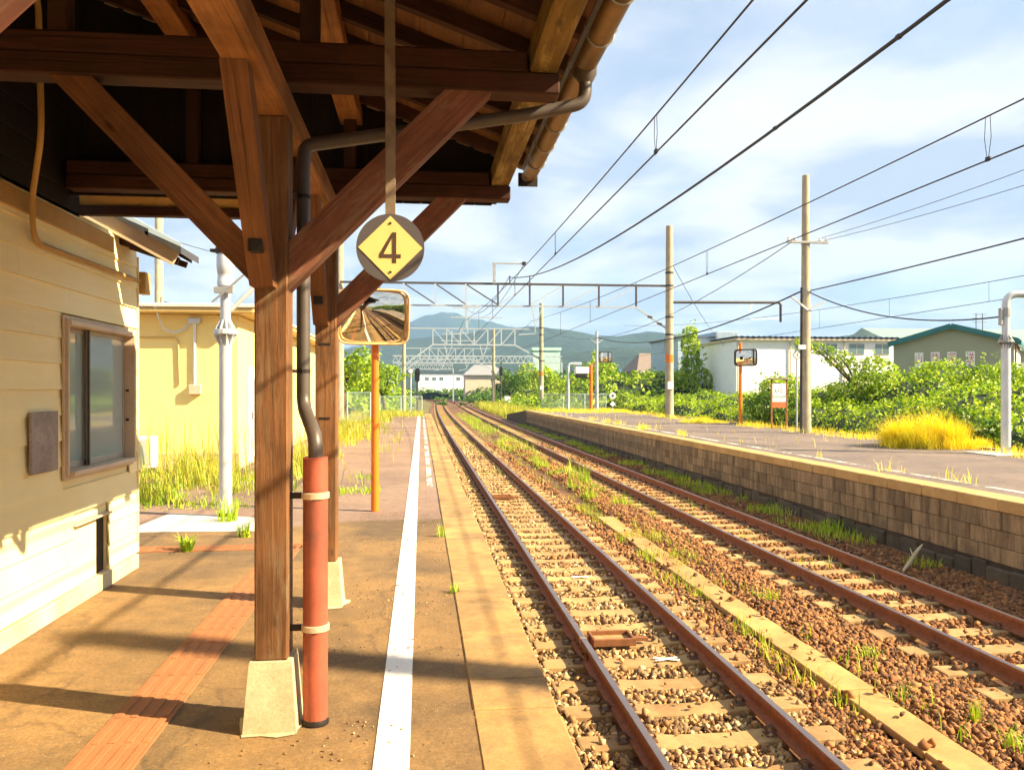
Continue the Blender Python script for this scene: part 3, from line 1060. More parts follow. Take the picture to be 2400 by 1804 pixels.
can = thing("platform_canopy", "dark brown timber platform canopy with braced posts and sloping plank roof", "canopy", (PX, 4.07, 0))
for i, y in enumerate(PY):
    h = 0.165
    # post: local X runs up the grain
    p = beam("post", (PX, y, 0.335), (PX, y, 2.95), 0.158, 0.158, M["wood_post"], can, 0.008)
    # tapered concrete foot
    m = MB()
    lv = [(0.0, 0.125), (0.30, 0.102), (0.335, 0.098)]
    for z, r in lv:
        m.v += [(PX - r, y - r, z), (PX + r, y - r, z), (PX + r, y + r, z), (PX - r, y + r, z)]
    for a in range(2):
        for q in range(4):
            m.f.append((a * 4 + q, a * 4 + (q + 1) % 4, a * 4 + 4 + (q + 1) % 4, a * 4 + 4 + q))
    m.f.append((8, 9, 10, 11))
    m.mi = [0] * len(m.f)
    build("footing", m, M["base"], p)
    m = MB()
    for q in range(14):
        a0 = 2 * math.pi * q / 14
        rr_ = 0.17 + 0.025 * math.sin(q * 2.3)
        m.v.append((PX + rr_ * 1.02 * math.cos(a0), y + rr_ * math.sin(a0), 0.005))
    m.v.append((PX, y, 0.02))
    m.f = [(q, (q + 1) % 14, 14) for q in range(14)]
    m.mi = [0] * 14
    build("mortar_collar", m, M["base"], p)
    # tie beams: two members one on the other, lying on the wall plate
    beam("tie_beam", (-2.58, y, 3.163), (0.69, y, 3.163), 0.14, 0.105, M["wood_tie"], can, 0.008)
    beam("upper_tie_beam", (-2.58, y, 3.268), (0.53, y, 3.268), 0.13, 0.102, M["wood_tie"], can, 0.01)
    # braces
    up_ = ((0, 0, 3.112), (0, 0, 1))
    if i != 2:
        cut_beam("brace", (PX - 0.05, y, 2.20), (-1.66, y, 3.13), 0.10, 0.14, M["wood_red"], can, ((PX - 0.081, 0, 0), (1, 0, 0)), up_)
    cut_beam("brace", (PX + 0.05, y - 0.01, 2.20), (0.25, y - 0.01, 3.13), 0.11, 0.165, M["wood_brace"], can, ((PX + 0.081, 0, 0), (1, 0, 0)), up_)
    fb = cut_beam("brace", (PX - 0.028, y - 0.10, 2.10), (PX - 0.028, y - 0.70, 2.97), 0.108, 0.10, M["wood_red"], can, ((0, 0, 2.12), (0, 0, 1)), ((0, 0, 2.949), (0, 0, 1)), roll=(0, -1, 0))
    m = MB().cbox((PX - 0.062, y - 0.312, 2.255), (PX + 0.004, y - 0.25, 2.32), 0.006)
    m.tube([(PX - 0.029, y - 0.325, 2.288), (PX - 0.029, y - 0.29, 2.288)], 0.018, 6)
    build("bolt_plate", m, M["iron"], fb)
    if i:
        beam("rear_brace", (PX + 0.0, y + 0.06, 2.15), (PX + 0.0, y + 0.70, 2.96), 0.095, 0.10, M["wood_red"], can, 0.006) if i == 1 else None
    # king struts carrying the purlins
    for xx in (-0.54, -1.70):
        zt = roof_z(xx) - 0.2
        beam("strut", (xx, y, 3.322), (xx, y, zt), 0.09, 0.09, M["wood_dark"], can, 0.004)
# small slots and iron straps on the second post
for z in (1.97, 1.41):
    build("post_slot", MB().cbox((PX - 0.05, PY[2] - 0.0815, z), (PX + 0.03, PY[2] - 0.0795, z + 0.018), 0.0005), M["iron"], can)
# wall plate along the posts
beam("wall_plate", (PX, -2.2, 3.025), (PX, 6.62, 3.025), 0.165, 0.15, M["wood_beam"], can, 0.012)
# purlins
beam("eave_purlin", (0.61, -2.2, 3.298), (0.61, 4.02, 3.298), 0.14, 0.16, M["wood_eave"], can, 0.01)
beam("eave_purlin", (0.612, 4.028, 3.296), (0.612, 6.52, 3.296), 0.14, 0.158, M["wood_eave"], can, 0.01)
for xx in (-0.54, -1.70):
    z = roof_z(xx) - 0.15
    beam("purlin", (xx, -2.2, z), (xx, 6.50, z), 0.17, 0.115, M["wood_beam"], can, 0.008)
# rafters and sheathing
y = -1.98
while y < 6.5:
    x0, x1 = 0.78, -2.95
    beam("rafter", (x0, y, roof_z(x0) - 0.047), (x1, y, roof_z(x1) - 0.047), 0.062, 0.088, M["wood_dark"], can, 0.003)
    y += 0.45
nb = 20
bw = (0.80 + 2.95) / nb
rb = random.Random(4)
for i in range(nb):
    xa, xb = 0.80 - i * bw, 0.80 - (i + 1) * bw + 0.004
    m = MB()
    z0, z1 = roof_z(xa) + 0.0005, roof_z(xb) + 0.0005
    t = 0.018
    d = rb.uniform(0, 0.004)
    m.add([(0, xa, z0 + d), (8.7, xa, z0 + d), (8.7, xb, z1 + d), (0, xb, z1 + d), (0, xa, z0 + t), (8.7, xa, z0 + t), (8.7, xb, z1 + t), (0, xb, z1 + t)],
          [(3, 2, 1, 0), (4, 5, 6, 7), (0, 1, 5, 4), (1, 2, 6, 5), (2, 3, 7, 6), (3, 0, 4, 7)])
    # local X runs along the platform
    Mx = Matrix(((0, 1, 0, 0), (1, 0, 0, -2.2), (0, 0, 1, 0), (0, 0, 0, 1)))
    m.f = [tuple(reversed(f)) for f in m.f]
    build("sheathing_board", m, M["wood_board"], can, M=Mx)
# tiles: rolled courses above the boards
m = MB()
row = 0
x = 0.86
while x > -3.0:
    z = roof_z(x) + 0.025
    z2 = roof_z(x - 0.26) + 0.025
    m.add([(x, -2.25, z), (x, 6.6, z), (x - 0.26, 6.6, z2), (x - 0.26, -2.25, z2), (x, -2.25, z + 0.045), (x, 6.6, z + 0.045), (x - 0.26, 6.6, z2 + 0.02), (x - 0.26, -2.25, z2 + 0.02)],
          [(0, 1, 2, 3), (7, 6, 5, 4), (4, 5, 1, 0), (5, 6, 2, 1), (6, 7, 3, 2), (7, 4, 0, 3)])
    x -= 0.24
build("tile_course", m, M["tile"], can)
beam("eave_board", (0.80, -2.2, 3.475), (0.80, 6.55, 3.475), 0.02, 0.09, M["wood_dark"], can, 0.002)
# gable boarding at the far end
xg = 0.56
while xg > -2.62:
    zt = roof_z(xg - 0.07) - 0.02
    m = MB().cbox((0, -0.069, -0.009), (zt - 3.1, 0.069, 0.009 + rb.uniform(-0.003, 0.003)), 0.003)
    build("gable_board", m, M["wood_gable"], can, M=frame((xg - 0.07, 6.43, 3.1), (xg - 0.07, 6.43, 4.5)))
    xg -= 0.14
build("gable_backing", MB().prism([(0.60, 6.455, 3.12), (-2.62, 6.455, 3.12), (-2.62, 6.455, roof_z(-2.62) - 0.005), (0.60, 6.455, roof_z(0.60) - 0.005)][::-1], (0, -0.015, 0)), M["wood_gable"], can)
# lower end beam and the row of old corrugated sheet above it
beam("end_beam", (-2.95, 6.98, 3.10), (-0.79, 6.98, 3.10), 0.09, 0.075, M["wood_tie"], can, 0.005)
m = MB()
n = 60
for i in range(n + 1):
    xx = -2.9 + 2.1 * i / n
    w = 0.008 * math.sin(i * 1.9)
    m.v += [(xx, 6.97 + w, 3.142), (xx, 6.72 + w, 3.30)]
m.f = [(2 * i, 2 * i + 2, 2 * i + 3, 2 * i + 1) for i in range(n)]
m.mi = [0] * n
build("corrugated_sheet", m, M["frieze"], can)
# gutter: half-round trough on ring brackets
gut_c = (0.885, 3.40)
m = MB()
seg = 12
gy = [-2.2, 6.58]
for y in gy:
    for rad in (0.062, 0.056):
        for q in range(seg + 1):
            a = math.pi + math.pi * q / seg
            m.v.append((gut_c[0] + rad * math.cos(a), y, gut_c[1] + rad * math.sin(a)))
n = seg + 1
for q in range(seg):
    m.f.append((q, q + 1, 2 * n + q + 1, 2 * n + q))
    m.f.append((n + q + 1, n + q, 3 * n + q, 3 * n + q + 1))
m.f += [(0, 2 * n, 3 * n, n), (n - 1, 2 * n - 1, 4 * n - 1, 3 * n - 1)]
m.f += [tuple(list(range(n)) + list(range(2 * n - 1, n - 1, -1))), tuple(list(range(3 * n - 1, 2 * n - 1, -1)) + list(range(3 * n, 4 * n)))]
m.mi = [0] * len(m.f)
gut = build("gutter", m, M["gutter"], can, True)
y = -1.9
while y < 6.6:
    m = MB()
    arc = [(gut_c[0] + 0.068 * math.cos(a), y, gut_c[1] + 0.068 * math.sin(a)) for a in [math.pi + math.pi * q / 10 for q in range(11)]]
    m.tube([(0.80, y, 3.47)] + arc + [(gut_c[0] + 0.085, y, gut_c[1] + 0.02)], 0.006, 5)
    build("gutter_bracket", m, M["galv_dull"], gut)
    y += 0.45
m = MB().box((0.79, 6.585, 3.30), (0.95, 6.595, 3.41))
build("gutter_stop", m, M["iron"], gut)
# outlet and downpipe


def arc_path(pts, r=0.07, n=6):
    """round the corners of a polyline"""
    pts = [Vector(p) for p in pts]
    out = [pts[0]]
    for a, b, c in zip(pts, pts[1:], pts[2:]):
        u, w = (a - b).normalized(), (c - b).normalized()
        rr2 = min(r, (a - b).length * 0.45, (c - b).length * 0.45)
        p, q = b + u * rr2, b + w * rr2
        for i in range(n + 1):
            t = i / n
            out.append((1 - t) ** 2 * p + 2 * t * (1 - t) * b + t * t * q)
    out.append(pts[-1])
    return out


dp_y = 4.30
path = arc_path([(0.885, dp_y + 0.02, 3.35), (0.885, dp_y + 0.02, 3.185), (0.55, dp_y, 3.10), (-0.60, dp_y, 2.90), (-0.605, dp_y - 0.01, 2.80), (-0.605, dp_y - 0.01, 1.55), (-0.515, 4.06, 1.40), (-0.515, 4.06, 1.26)], 0.07)
dpp = build("downpipe", MB().tube(path, 0.035, 12), M["pipe_grey"], can, True)
m = MB().lathe([(0.034, 0), (0.062, 0.05), (0.062, 0.08)], 12, (0.885, dp_y + 0.02, 3.29))
build("outlet_cup", m, M["pipe_grey"], dpp, True)
for z in (2.62, 1.72):
    m = MB().lathe([(0.0365, 0), (0.0365, 0.02)], 12, (-0.605, dp_y - 0.01, z), False)
    m.cbox((-0.70, dp_y - 0.13, z + 0.002), (-0.63, dp_y - 0.0, z + 0.016), 0.002)
    build("pipe_clip", m, M["iron"], dpp)

# clay-red standpipe beside the post
sp = thing("drain_standpipe", "terracotta red drain standpipe with two pale bands beside the nearest post", "drain pipe", (-0.515, 4.06, 0))
m = MB().lathe([(0.060, 0.0), (0.060, 1.303), (0.050, 1.306), (0.036, 1.302)], 24, (-0.515, 4.06, 0.0))
build("pipe", m, M["pipe_red"], sp, True)
m = MB().lathe([(0.064, 0.0), (0.066, 0.012), (0.06, 0.03)], 20, (-0.515, 4.06, 0.0), False)
build("foot_ring", m, M["iron"], sp, True)
for z in (1.10, 0.455):
    b = build("band", MB().lathe([(0.0605, 0), (0.068, 0.004), (0.068, 0.03), (0.0605, 0.034)], 24, (-0.515, 4.06, z), False), M["band"], sp, True)
    build("bracket", MB().cbox((-0.636, 4.05, z + 0.002), (-0.575, 4.07, z + 0.032), 0.003), M["iron"], b)

# hanging sign with the number 4
SX, SY, SZ = -0.135, 3.63, 2.262
sg4 = thing("hanging_sign", "round grey hanging sign with cream diamond and number 4 on flat bar", "sign", (SX, SY, SZ))
m = MB().cbox((SX - 0.022, SY + 0.004, SZ + 0.10), (SX + 0.022, SY + 0.010, SZ + 0.80), 0.001)
build("lower_bar", m, M["flat_bar"], sg4)
m = MB().cbox((SX - 0.026, SY + 0.011, SZ + 0.66), (SX + 0.020, SY + 0.018, roof_z(SX) - 0.06), 0.001)
build("upper_bar", m, M["flat_bar"], sg4)
beam("cross_bar", (SX, SY - 0.28, roof_z(SX) - 0.11), (SX, SY + 0.32, roof_z(SX) - 0.11), 0.05, 0.03, M["wood_dark"], sg4, 0.003)
R = 0.150
m = MB()
disc = [(SX + R * math.cos(2 * math.pi * q / 48), SY, SZ + R * math.sin(2 * math.pi * q / 48)) for q in range(48)]
m.prism(disc, (0, -0.004, 0))
build("disc", m, M["sign_grey"], sg4)
d = 0.141
dia = build("diamond", MB().prism([(SX - d, SY - 0.0025, SZ), (SX, SY - 0.0025, SZ - d), (SX + d, SY - 0.0025, SZ), (SX, SY - 0.0025, SZ + d)], (0, -0.0023, 0)), M["sign_cream"], sg4)
m = MB()


def q4(pts):
    m.prism([(SX + a, SY - 0.004, SZ + b) for a, b in pts], (0, -0.0014, 0))


q4([(0.008, -0.068), (0.026, -0.068), (0.026, 0.068), (0.008, 0.068)])
q4([(-0.049, -0.046), (0.0079, -0.046), (0.0079, -0.029), (-0.049, -0.029)])
q4([(0.0261, -0.046), (0.046, -0.046), (0.046, -0.029), (0.0261, -0.029)])
q4([(-0.049, -0.0289), (-0.030, -0.0289), (0.0079, 0.044), (0.0079, 0.068)])
build("number_four", m, M["sign_ink"], dia)
m = MB()
for z in (0.108, -0.108):
    m.prism([(SX + 0.006 * math.cos(a), SY - 0.0055, SZ + z + 0.006 * math.sin(a)) for a in [i * math.pi / 4 for i in range(8)]], (0, -0.003, 0))
build("screw", m, M["sign_ink"], dia)

# ------------------------------------------------------------------ station building
WX, WY1 = -2.6, 7.82
sb = thing("station_building", "old cream weatherboarded station building behind the canopy posts", "building", (-5, 2, 0))
build("inner_wall", MB().box((-7.5, -8, 0.02), (WX - 0.16, WY1 - 0.03, 3.05)), M["plinth"], sb)
build("plinth", MB().cbox((-7.6, -8, 0.0), (WX + 0.02, WY1 - 0.02, 0.13), 0.006), M["plinth"], sb)
WIN = (6.25, 7.63, 1.00, 2.15)          # y0 y1 z0 z1
HOLE = (6.45, 7.15, 0.0, 0.60)
zb = 0.142
rs = random.Random(2)
LAP = 0.187
while zb < 2.86:
    z0, z1 = zb, zb + LAP + 0.012
    spans = [(-8.0, WY1)]
    for (a, b, c, d2) in (WIN, HOLE):
        if z1 - 0.02 > c and z0 + 0.02 < d2:
            new = []
            for s0, s1 in spans:
                if a > s0 and b < s1:
                    new += [(s0, a), (b, s1)]
                else:
                    new.append((s0, s1))
            spans = new
    # butt joints between board lengths
    cut = rs.uniform(3.9, 5.3)
    fin = []
    for s0, s1 in spans:
        if s0 < cut - 0.4 and s1 > cut + 0.4:
            fin += [(s0, cut - 0.0015), (cut + 0.0015, s1)]
        else:
            fin.append((s0, s1))
    for s0, s1 in fin:
        zz0, zz1 = z0, z1
        o = rs.uniform(0, 0.003)
        m = MB()
        m.add([(WX + 0.0 + o, s0, zz0), (WX + 0.0 + o, s1, zz0), (WX - 0.016 + o, s1, zz1), (WX - 0.016 + o, s0, zz1),
               (WX - 0.012 + o, s0, zz0), (WX - 0.012 + o, s1, zz0), (WX - 0.026 + o, s1, zz1), (WX - 0.026 + o, s0, zz1)],
              [(0, 1, 2, 3), (7, 6, 5, 4), (4, 5, 1, 0), (1, 5, 6, 2), (2, 6, 7, 3), (0, 3, 7, 4)])
        build("siding_board", m, M["siding"], sb)
    zb += LAP
build("backing_wall", MB().box((WX - 0.15, -8, 0.125), (WX - 0.03, 6.248, 2.99)).box((WX - 0.15, 7.15, 0.125), (WX - 0.03, WY1 - 0.032, 0.999)).box((WX - 0.15, 6.249, 0.125), (WX - 0.03, 6.45, 0.6)).box((WX - 0.15, 6.249, 0.601), (WX - 0.03, 7.149, 0.998)).box((WX - 0.15, 6.249, 2.15), (WX - 0.03, WY1 - 0.033, 2.99)).box((WX - 0.15, 7.63, 0.999), (WX - 0.03, WY1 - 0.031, 2.15)), M["siding"], sb)
build("corner_board", MB().cbox((WX - 0.12, WY1, 0.142), (WX + 0.008, WY1 + 0.018, 2.86), 0.003), M["siding"], sb)
build("recess_panel", MB().cbox((WX - 0.07, 6.455, 0.02), (WX - 0.04, 6.97, 0.598), 0.004), M["siding"], sb)
build("shaded_recess_jamb", MB().cbox((WX - 0.145, 6.972, 0.10), (WX - 0.05, 7.145, 0.598), 0.003), M["iron"], sb)  # far side of the recess, second post's shadow put into its near-black colour
build("recess_lintel", MB().cbox((WX - 0.1, 6.43, 0.603), (WX + 0.022, 7.17, 0.618), 0.003), M["frame_tan"], sb)
build("frieze_board", MB().cbox((WX - 0.03, -8, 2.80), (WX + 0.018, 7.2, 2.93), 0.005), M["frieze"], sb)
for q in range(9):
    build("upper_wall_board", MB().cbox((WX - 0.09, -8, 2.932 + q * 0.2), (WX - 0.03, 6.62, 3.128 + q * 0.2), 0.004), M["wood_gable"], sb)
# window
a, b, c, d2 = WIN
win = build("window", MB().cbox((WX - 0.10, a, c), (WX + 0.04, a + 0.025, d2), 0.004).cbox((WX - 0.10, b - 0.04, c), (WX + 0.055, b, d2), 0.004)
            .cbox((WX - 0.10, a + 0.0252, d2 - 0.04), (WX + 0.053, b - 0.0402, d2), 0.004).cbox((WX - 0.10, a + 0.0252, c), (WX + 0.075, b - 0.0402, c + 0.035), 0.004), M["frame_tan"], sb)
build("outer_board", MB().cbox((WX + 0.001, a - 0.02, c - 0.03), (WX + 0.02, a - 0.001, d2 + 0.03), 0.003).cbox((WX + 0.001, b + 0.001, c - 0.03), (WX + 0.02, b + 0.03, d2 + 0.03), 0.003).cbox((WX + 0.001, a, d2 + 0.002), (WX + 0.02, b, d2 + 0.03), 0.003).cbox((WX + 0.001, a, c - 0.03), (WX + 0.02, b, c - 0.002), 0.003), M["frame_tan"], win)
ym = (a + b) / 2 - 0.12
for (s0, s1, xx) in ((a + 0.027, ym + 0.02, WX - 0.075), (ym - 0.02, b - 0.042, WX - 0.045)):
    m = MB()
    z0, z1 = c + 0.037, d2 - 0.042
    m.cbox((xx - 0.012, s0, z0), (xx + 0.012, s0 + 0.03, z1), 0.002).cbox((xx - 0.012, s1 - 0.03, z0), (xx + 0.012, s1, z1), 0.002)
    m.cbox((xx - 0.011, s0 + 0.0302, z0), (xx + 0.011, s1 - 0.0302, z0 + 0.05), 0.002).cbox((xx - 0.011, s0 + 0.0302, z1 - 0.035), (xx + 0.011, s1 - 0.0302, z1), 0.002)
    s = build("sash", m, M["alu"], win)
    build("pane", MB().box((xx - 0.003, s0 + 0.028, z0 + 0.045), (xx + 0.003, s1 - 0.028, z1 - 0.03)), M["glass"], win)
build("meeting_stile", MB().cbox((WX - 0.032, ym - 0.05, c + 0.04), (WX - 0.02, ym - 0.022, d2 - 0.045), 0.002), M["alu_dark"], win)
m = MB()
for z in (1.36, 1.62):
    m.lathe([(0.014, 0), (0.014, 0.02)], 8, (WX - 0.01, b - 0.045, z))
build("screw_cap", m, M["iron"], win)
build("grey_board", MB().cbox((-0.0, -0.21, -0.2), (0.02, 0.21, 0.2), 0.004), M["wood_grey"], sb, M=Matrix.Translation((WX + 0.012, 5.9, 1.275)) @ Matrix.Rotation(math.radians(90), 4, "X"))
# eave roof that shows past the end of the canopy
ez, ex = 2.80, -2.10
m = MB()
s5 = 0.55
xl = -4.4
for (off, mm) in ((0.0, 0),):
    m.add([(ex, 7.30, ez), (ex, 7.76, ez), (xl, 7.76, ez + (ex - xl) * s5), (xl, 7.30, ez + (ex - xl) * s5),
           (ex, 7.30, ez + 0.03), (ex, 7.76, ez + 0.03), (xl, 7.76, ez + (ex - xl) * s5 + 0.03), (xl, 7.30, ez + (ex - xl) * s5 + 0.03)],
          [(3, 2, 1, 0), (4, 5, 6, 7), (0, 1, 5, 4), (1, 2, 6, 5), (2, 3, 7, 6), (3, 0, 4, 7)])
er = build("eave_roof", m, M["wood_dark"], sb)
beam("barge_board", (ex, 7.285, ez - 0.03), (xl, 7.285, ez - 0.03 + (ex - xl) * s5), 0.022, 0.14, M["frame_tan"], er, 0.003)
m = MB()
for q in range(9):
    x0 = ex + 0.05 - q * 0.27
    z0 = ez + 0.032 + (ex - x0) * s5
    m.add([(x0, 7.24, z0), (x0, 7.80, z0), (x0 - 0.3, 7.80, z0 + 0.3 * s5), (x0 - 0.3, 7.24, z0 + 0.3 * s5),
           (x0, 7.24, z0 + 0.06), (x0, 7.80, z0 + 0.06), (x0 - 0.3, 7.80, z0 + 0.3 * s5 + 0.03), (x0 - 0.3, 7.24, z0 + 0.3 * s5 + 0.03)],
          [(3, 2, 1, 0), (4, 5, 6, 7), (0, 1, 5, 4), (1, 2, 6, 5), (2, 3, 7, 6), (3, 0, 4, 7)])
build("tile_course", m, M["tile"], er)
beam("metal_flashing", (ex + 0.04, 7.262, ez + 0.06), (xl, 7.262, ez + 0.06 + (ex + 0.04 - xl) * s5), 0.02, 0.07, M["wall_blue"], er, 0.003)
for y in (7.42, 7.66):
    build("eave_rafter", MB().bar((ex - 0.02, y, ez - 0.03), (WX - 0.02, y, ez - 0.03 + 0.3 * s5), 0.045, 0.055), M["wood_dark"], er)
# conduit down from the roof and along the wall head
path = arc_path([(-2.22, 4.4, 4.25), (-2.24, 5.05, 3.98), (-2.25, 5.12, 3.16), (-2.53, 5.62, 2.88), (-2.565, 5.72, 2.62), (-2.565, 6.2, 2.62), (-2.565, 7.74, 2.63)], 0.16, 8)
con = build("conduit", MB().tube(path, 0.019, 8), M["frieze"], sb, True)
build("junction_box", MB().cbox((WX - 0.02, 7.85, 2.53), (WX + 0.06, 8.0, 2.73), 0.006), M["frieze"], con)

# ------------------------------------------------------------------ yellow annexe
an = thing("yellow_annexe", "flat roofed yellow stucco annexe beyond the station building", "building", (-7, 23, 0))
AX, AY0, AY1 = -3.76, 17.3, 29.6
build("wall", MB().cbox((-13, AY0, -0.02), (AX, AY1, 3.2), 0.02), M["stucco"], an)
rf = build("roof", MB().cbox((-13.4, AY0 - 0.38, 3.201), (AX + 0.38, AY1 + 0.38, 3.30), 0.02), M["stucco_roof"], an)
build("roof_edging", MB().cbox((-13.42, AY0 - 0.42, 3.302), (AX + 0.42, AY1 + 0.42, 3.38), 0.015), M["pad"], rf)
build("dado", MB().cbox((-13, AY0 - 0.012, 0.0), (AX + 0.012, AY1, 0.35), 0.01), M["plinth"], an)
for (y0, y1) in ((18.2, 19.2), (23.2, 24.1)):
    dr = build("door", MB().cbox((AX + 0.002, y0, 0.05), (AX + 0.05, y1, 2.15), 0.01), M["white"], an)
    build("door_panel", MB().cbox((AX + 0.051, y0 + 0.15, 0.3), (AX + 0.056, y1 - 0.15, 1.9), 0.003), M["galv"], dr)
    build("handle", MB().tube([(AX + 0.09, y0 + 0.12, 1.0), (AX + 0.09, y0 + 0.12, 1.15)], 0.012, 6), M["iron"], dr)
for (y0, y1) in ((20.4, 21.8), (25.5, 27.2)):
    w = build("window", MB().cbox((AX + 0.002, y0, 1.1), (AX + 0.05, y1, 2.2), 0.01), M["alu"], an)
    build("pane", MB().box((AX + 0.051, y0 + 0.08, 1.18), (AX + 0.054, y1 - 0.08, 2.12)), M["glass_far"], w)
dpv = build("drain_pipe", MB().tube([(-6.32, AY0 - 0.07, 0.3), (-6.32, AY0 - 0.07, 2.55)], 0.075, 10), M["white"], an, True)
build("conduit", MB().tube(arc_path([(-6.35, AY0 - 0.03, 2.72), (-4.95, AY0 - 0.03, 2.72), (-4.92, AY0 - 0.03, 1.75)], 0.12), 0.02, 6), M["stucco_roof"], an, True)
build("conduit", MB().tube([(-4.62, AY0 - 0.035, 3.05), (-4.62, AY0 - 0.035, 1.72)], 0.032, 6), M["white"], an, True)
build("meter_box", MB().cbox((-4.72, AY0 - 0.12, 1.55), (-4.48, AY0 - 0.002, 1.75), 0.01), M["frame_tan"], an)
build("cable_bracket", MB().cbox((-4.75, AY0 - 0.1, 3.0), (-4.5, AY0 - 0.005, 3.12), 0.01).tube(arc_path([(-5.3, AY0 - 0.4, 3.34), (-5.2, AY0 - 0.15, 2.85), (-4.9, AY0 - 0.1, 2.8), (-4.64, AY0 - 0.06, 3.06)], 0.2), 0.02, 6), M["galv"], an)
ac = thing("air_conditioner_unit", "white outdoor air conditioner unit in tall grass against yellow wall", "air conditioner", (-5.65, 16.8, 0))
build("casing", MB().cbox((-6.05, 16.65, 0.1), (-5.25, 16.98, 0.72), 0.015), M["white"], ac)
build("fan_grille", MB().prism([(-5.8 + 0.24 * math.cos(a), 16.644, 0.41 + 0.24 * math.sin(a)) for a in [i * math.pi / 12 for i in range(24)]], (0, -0.004, 0)), M["steel_dark"], ac)
build("foot", MB().box((-6.0, 16.7, 0.0), (-5.9, 16.95, 0.1)).box((-5.4, 16.7, 0.0), (-5.3, 16.95, 0.1)), M["steel_dark"], ac)
build("vent_panel", MB().cbox((-5.5, 16.64, 0.18), (-5.28, 16.649, 0.66), 0.003), M["galv"], ac)


# ------------------------------------------------------------------ flanged steel pole (lamp post type)
def flange(m, x, y, z, r0, r1, mi=0):
    m.lathe([(r0, -0.02), (r0 + 0.075, 0.0), (r0 + 0.075, 0.03), (r1 + 0.075, 0.032), (r1 + 0.075, 0.06), (r1, 0.075)], 16, (x, y, z), False, mi)
    for q in range(10):
        a = 2 * math.pi * q / 10
        c, s = math.cos(a), math.sin(a)
        for (ra, zb2, zt, rr3) in ((r0, -0.16, -0.005, r0 + 0.07), (r1, 0.06, 0.20, r1 + 0.07)):
            if zb2 < 0:
                tri = [(ra - 0.004, zb2), (rr3, zt), (ra - 0.004, zt)]
            else:
                tri = [(ra - 0.004, zb2), (rr3, zb2), (ra - 0.004, zt)]
            n = Vector((-s, c, 0)) * 0.006
            p = [Vector((x + c * t, y + s * t, z + w)) for t, w in tri]
            m.prism([v + n for v in p], n * 2, mi)


LX, LY = -2.52, 10.86
lp = thing("steel_pole", "white flanged steel pole with grey collar beside the yellow annexe", "pole", (LX, LY, 0), "flanged steel poles")
build("lower_shaft", MB().lathe([(0.082, 0.004), (0.080, 2.32)], 18, (LX, LY, 0)), M["galv"], lp, True)
m = MB()
flange(m, LX, LY, 2.36, 0.080, 0.065)
build("flange", m, M["galv"], lp)
build("upper_shaft", MB().lathe([(0.065, 2.40), (0.065, 3.0)], 18, (LX, LY, 0)), M["galv"], lp, True)
m = MB().lathe([(0.07, 2.95), (0.105, 2.98), (0.105, 3.06), (0.098, 3.07), (0.098, 3.14), (0.105, 3.15), (0.112, 3.25), (0.112, 3.34), (0.1, 3.4)], 18, (LX, LY, 0))
build("collar", m, M["galv"], lp, True)
build("cap", MB().lathe([(0.12, 3.4), (0.13, 3.47), (0.07, 3.5)], 12, (LX, LY, 0)).cbox((LX - 0.19, LY - 0.03, 3.42), (LX + 0.05, LY + 0.03, 3.46), 0.004), M["iron"], lp)
build("stay_arm", MB().tube([(LX + 0.05, LY, 2.66), (LX + 0.95, LY + 0.1, 3.6)], 0.032, 8), M["galv"], lp, True)
build("strap", MB().cbox((LX - 0.12, LY - 0.115, 2.88), (LX + 0.12, LY - 0.07, 2.96), 0.004).tube([(LX - 0.14, LY - 0.12, 2.76), (LX + 0.35, LY - 0.12, 3.2)], 0.014, 6), M["galv_dull"], lp)
build("base_ring", MB().lathe([(0.10, 0.004), (0.10, 0.03), (0.084, 0.05)], 16, (LX, LY, 0)), M["iron"], lp)

# second one on the far platform, bent over at the top
RX, RY2 = 13.55, 17.5
rp = thing("steel_pole", "galvanised flanged pole bent to a horizontal arm on the far platform", "pole", (RX, RY2, FZ), "flanged steel poles")
build("lower_shaft", MB().lathe([(0.105, 0.004), (0.10, 2.55)], 18, (RX, RY2, FZ)), M["galv"], rp, True)
m = MB()
flange(m, RX, RY2, FZ + 2.6, 0.10, 0.085)
build("flange", m, M["galv_dull"], rp)
build("upper_shaft", MB().tube(arc_path([(RX, RY2, FZ + 2.65), (RX, RY2, FZ + 3.72), (RX + 2.6, RY2 - 0.6, FZ + 3.72)], 0.25, 8), 0.085, 14), M["galv"], rp, True)
build("strap", MB().lathe([(0.10, 0), (0.10, 0.2)], 14, (RX, RY2, FZ + 3.2)).cbox((RX - 0.16, RY2 - 0.05, FZ + 3.0), (RX - 0.09, RY2 + 0.05, FZ + 3.4), 0.01), M["galv_dull"], rp)
build("base_pad", MB().cbox((RX - 0.7, RY2 - 0.6, FZ + 0.004), (RX + 0.5, RY2 + 0.5, FZ + 0.03), 0.01), M["pad"], rp)


# ------------------------------------------------------------------ convex mirrors on orange poles
def sup(a, w, h, e=0.28):
    c, s = math.cos(a), math.sin(a)
    return (w / 2 * math.copysign(abs(c) ** e, c), h / 2 * math.copysign(abs(s) ** e, s))


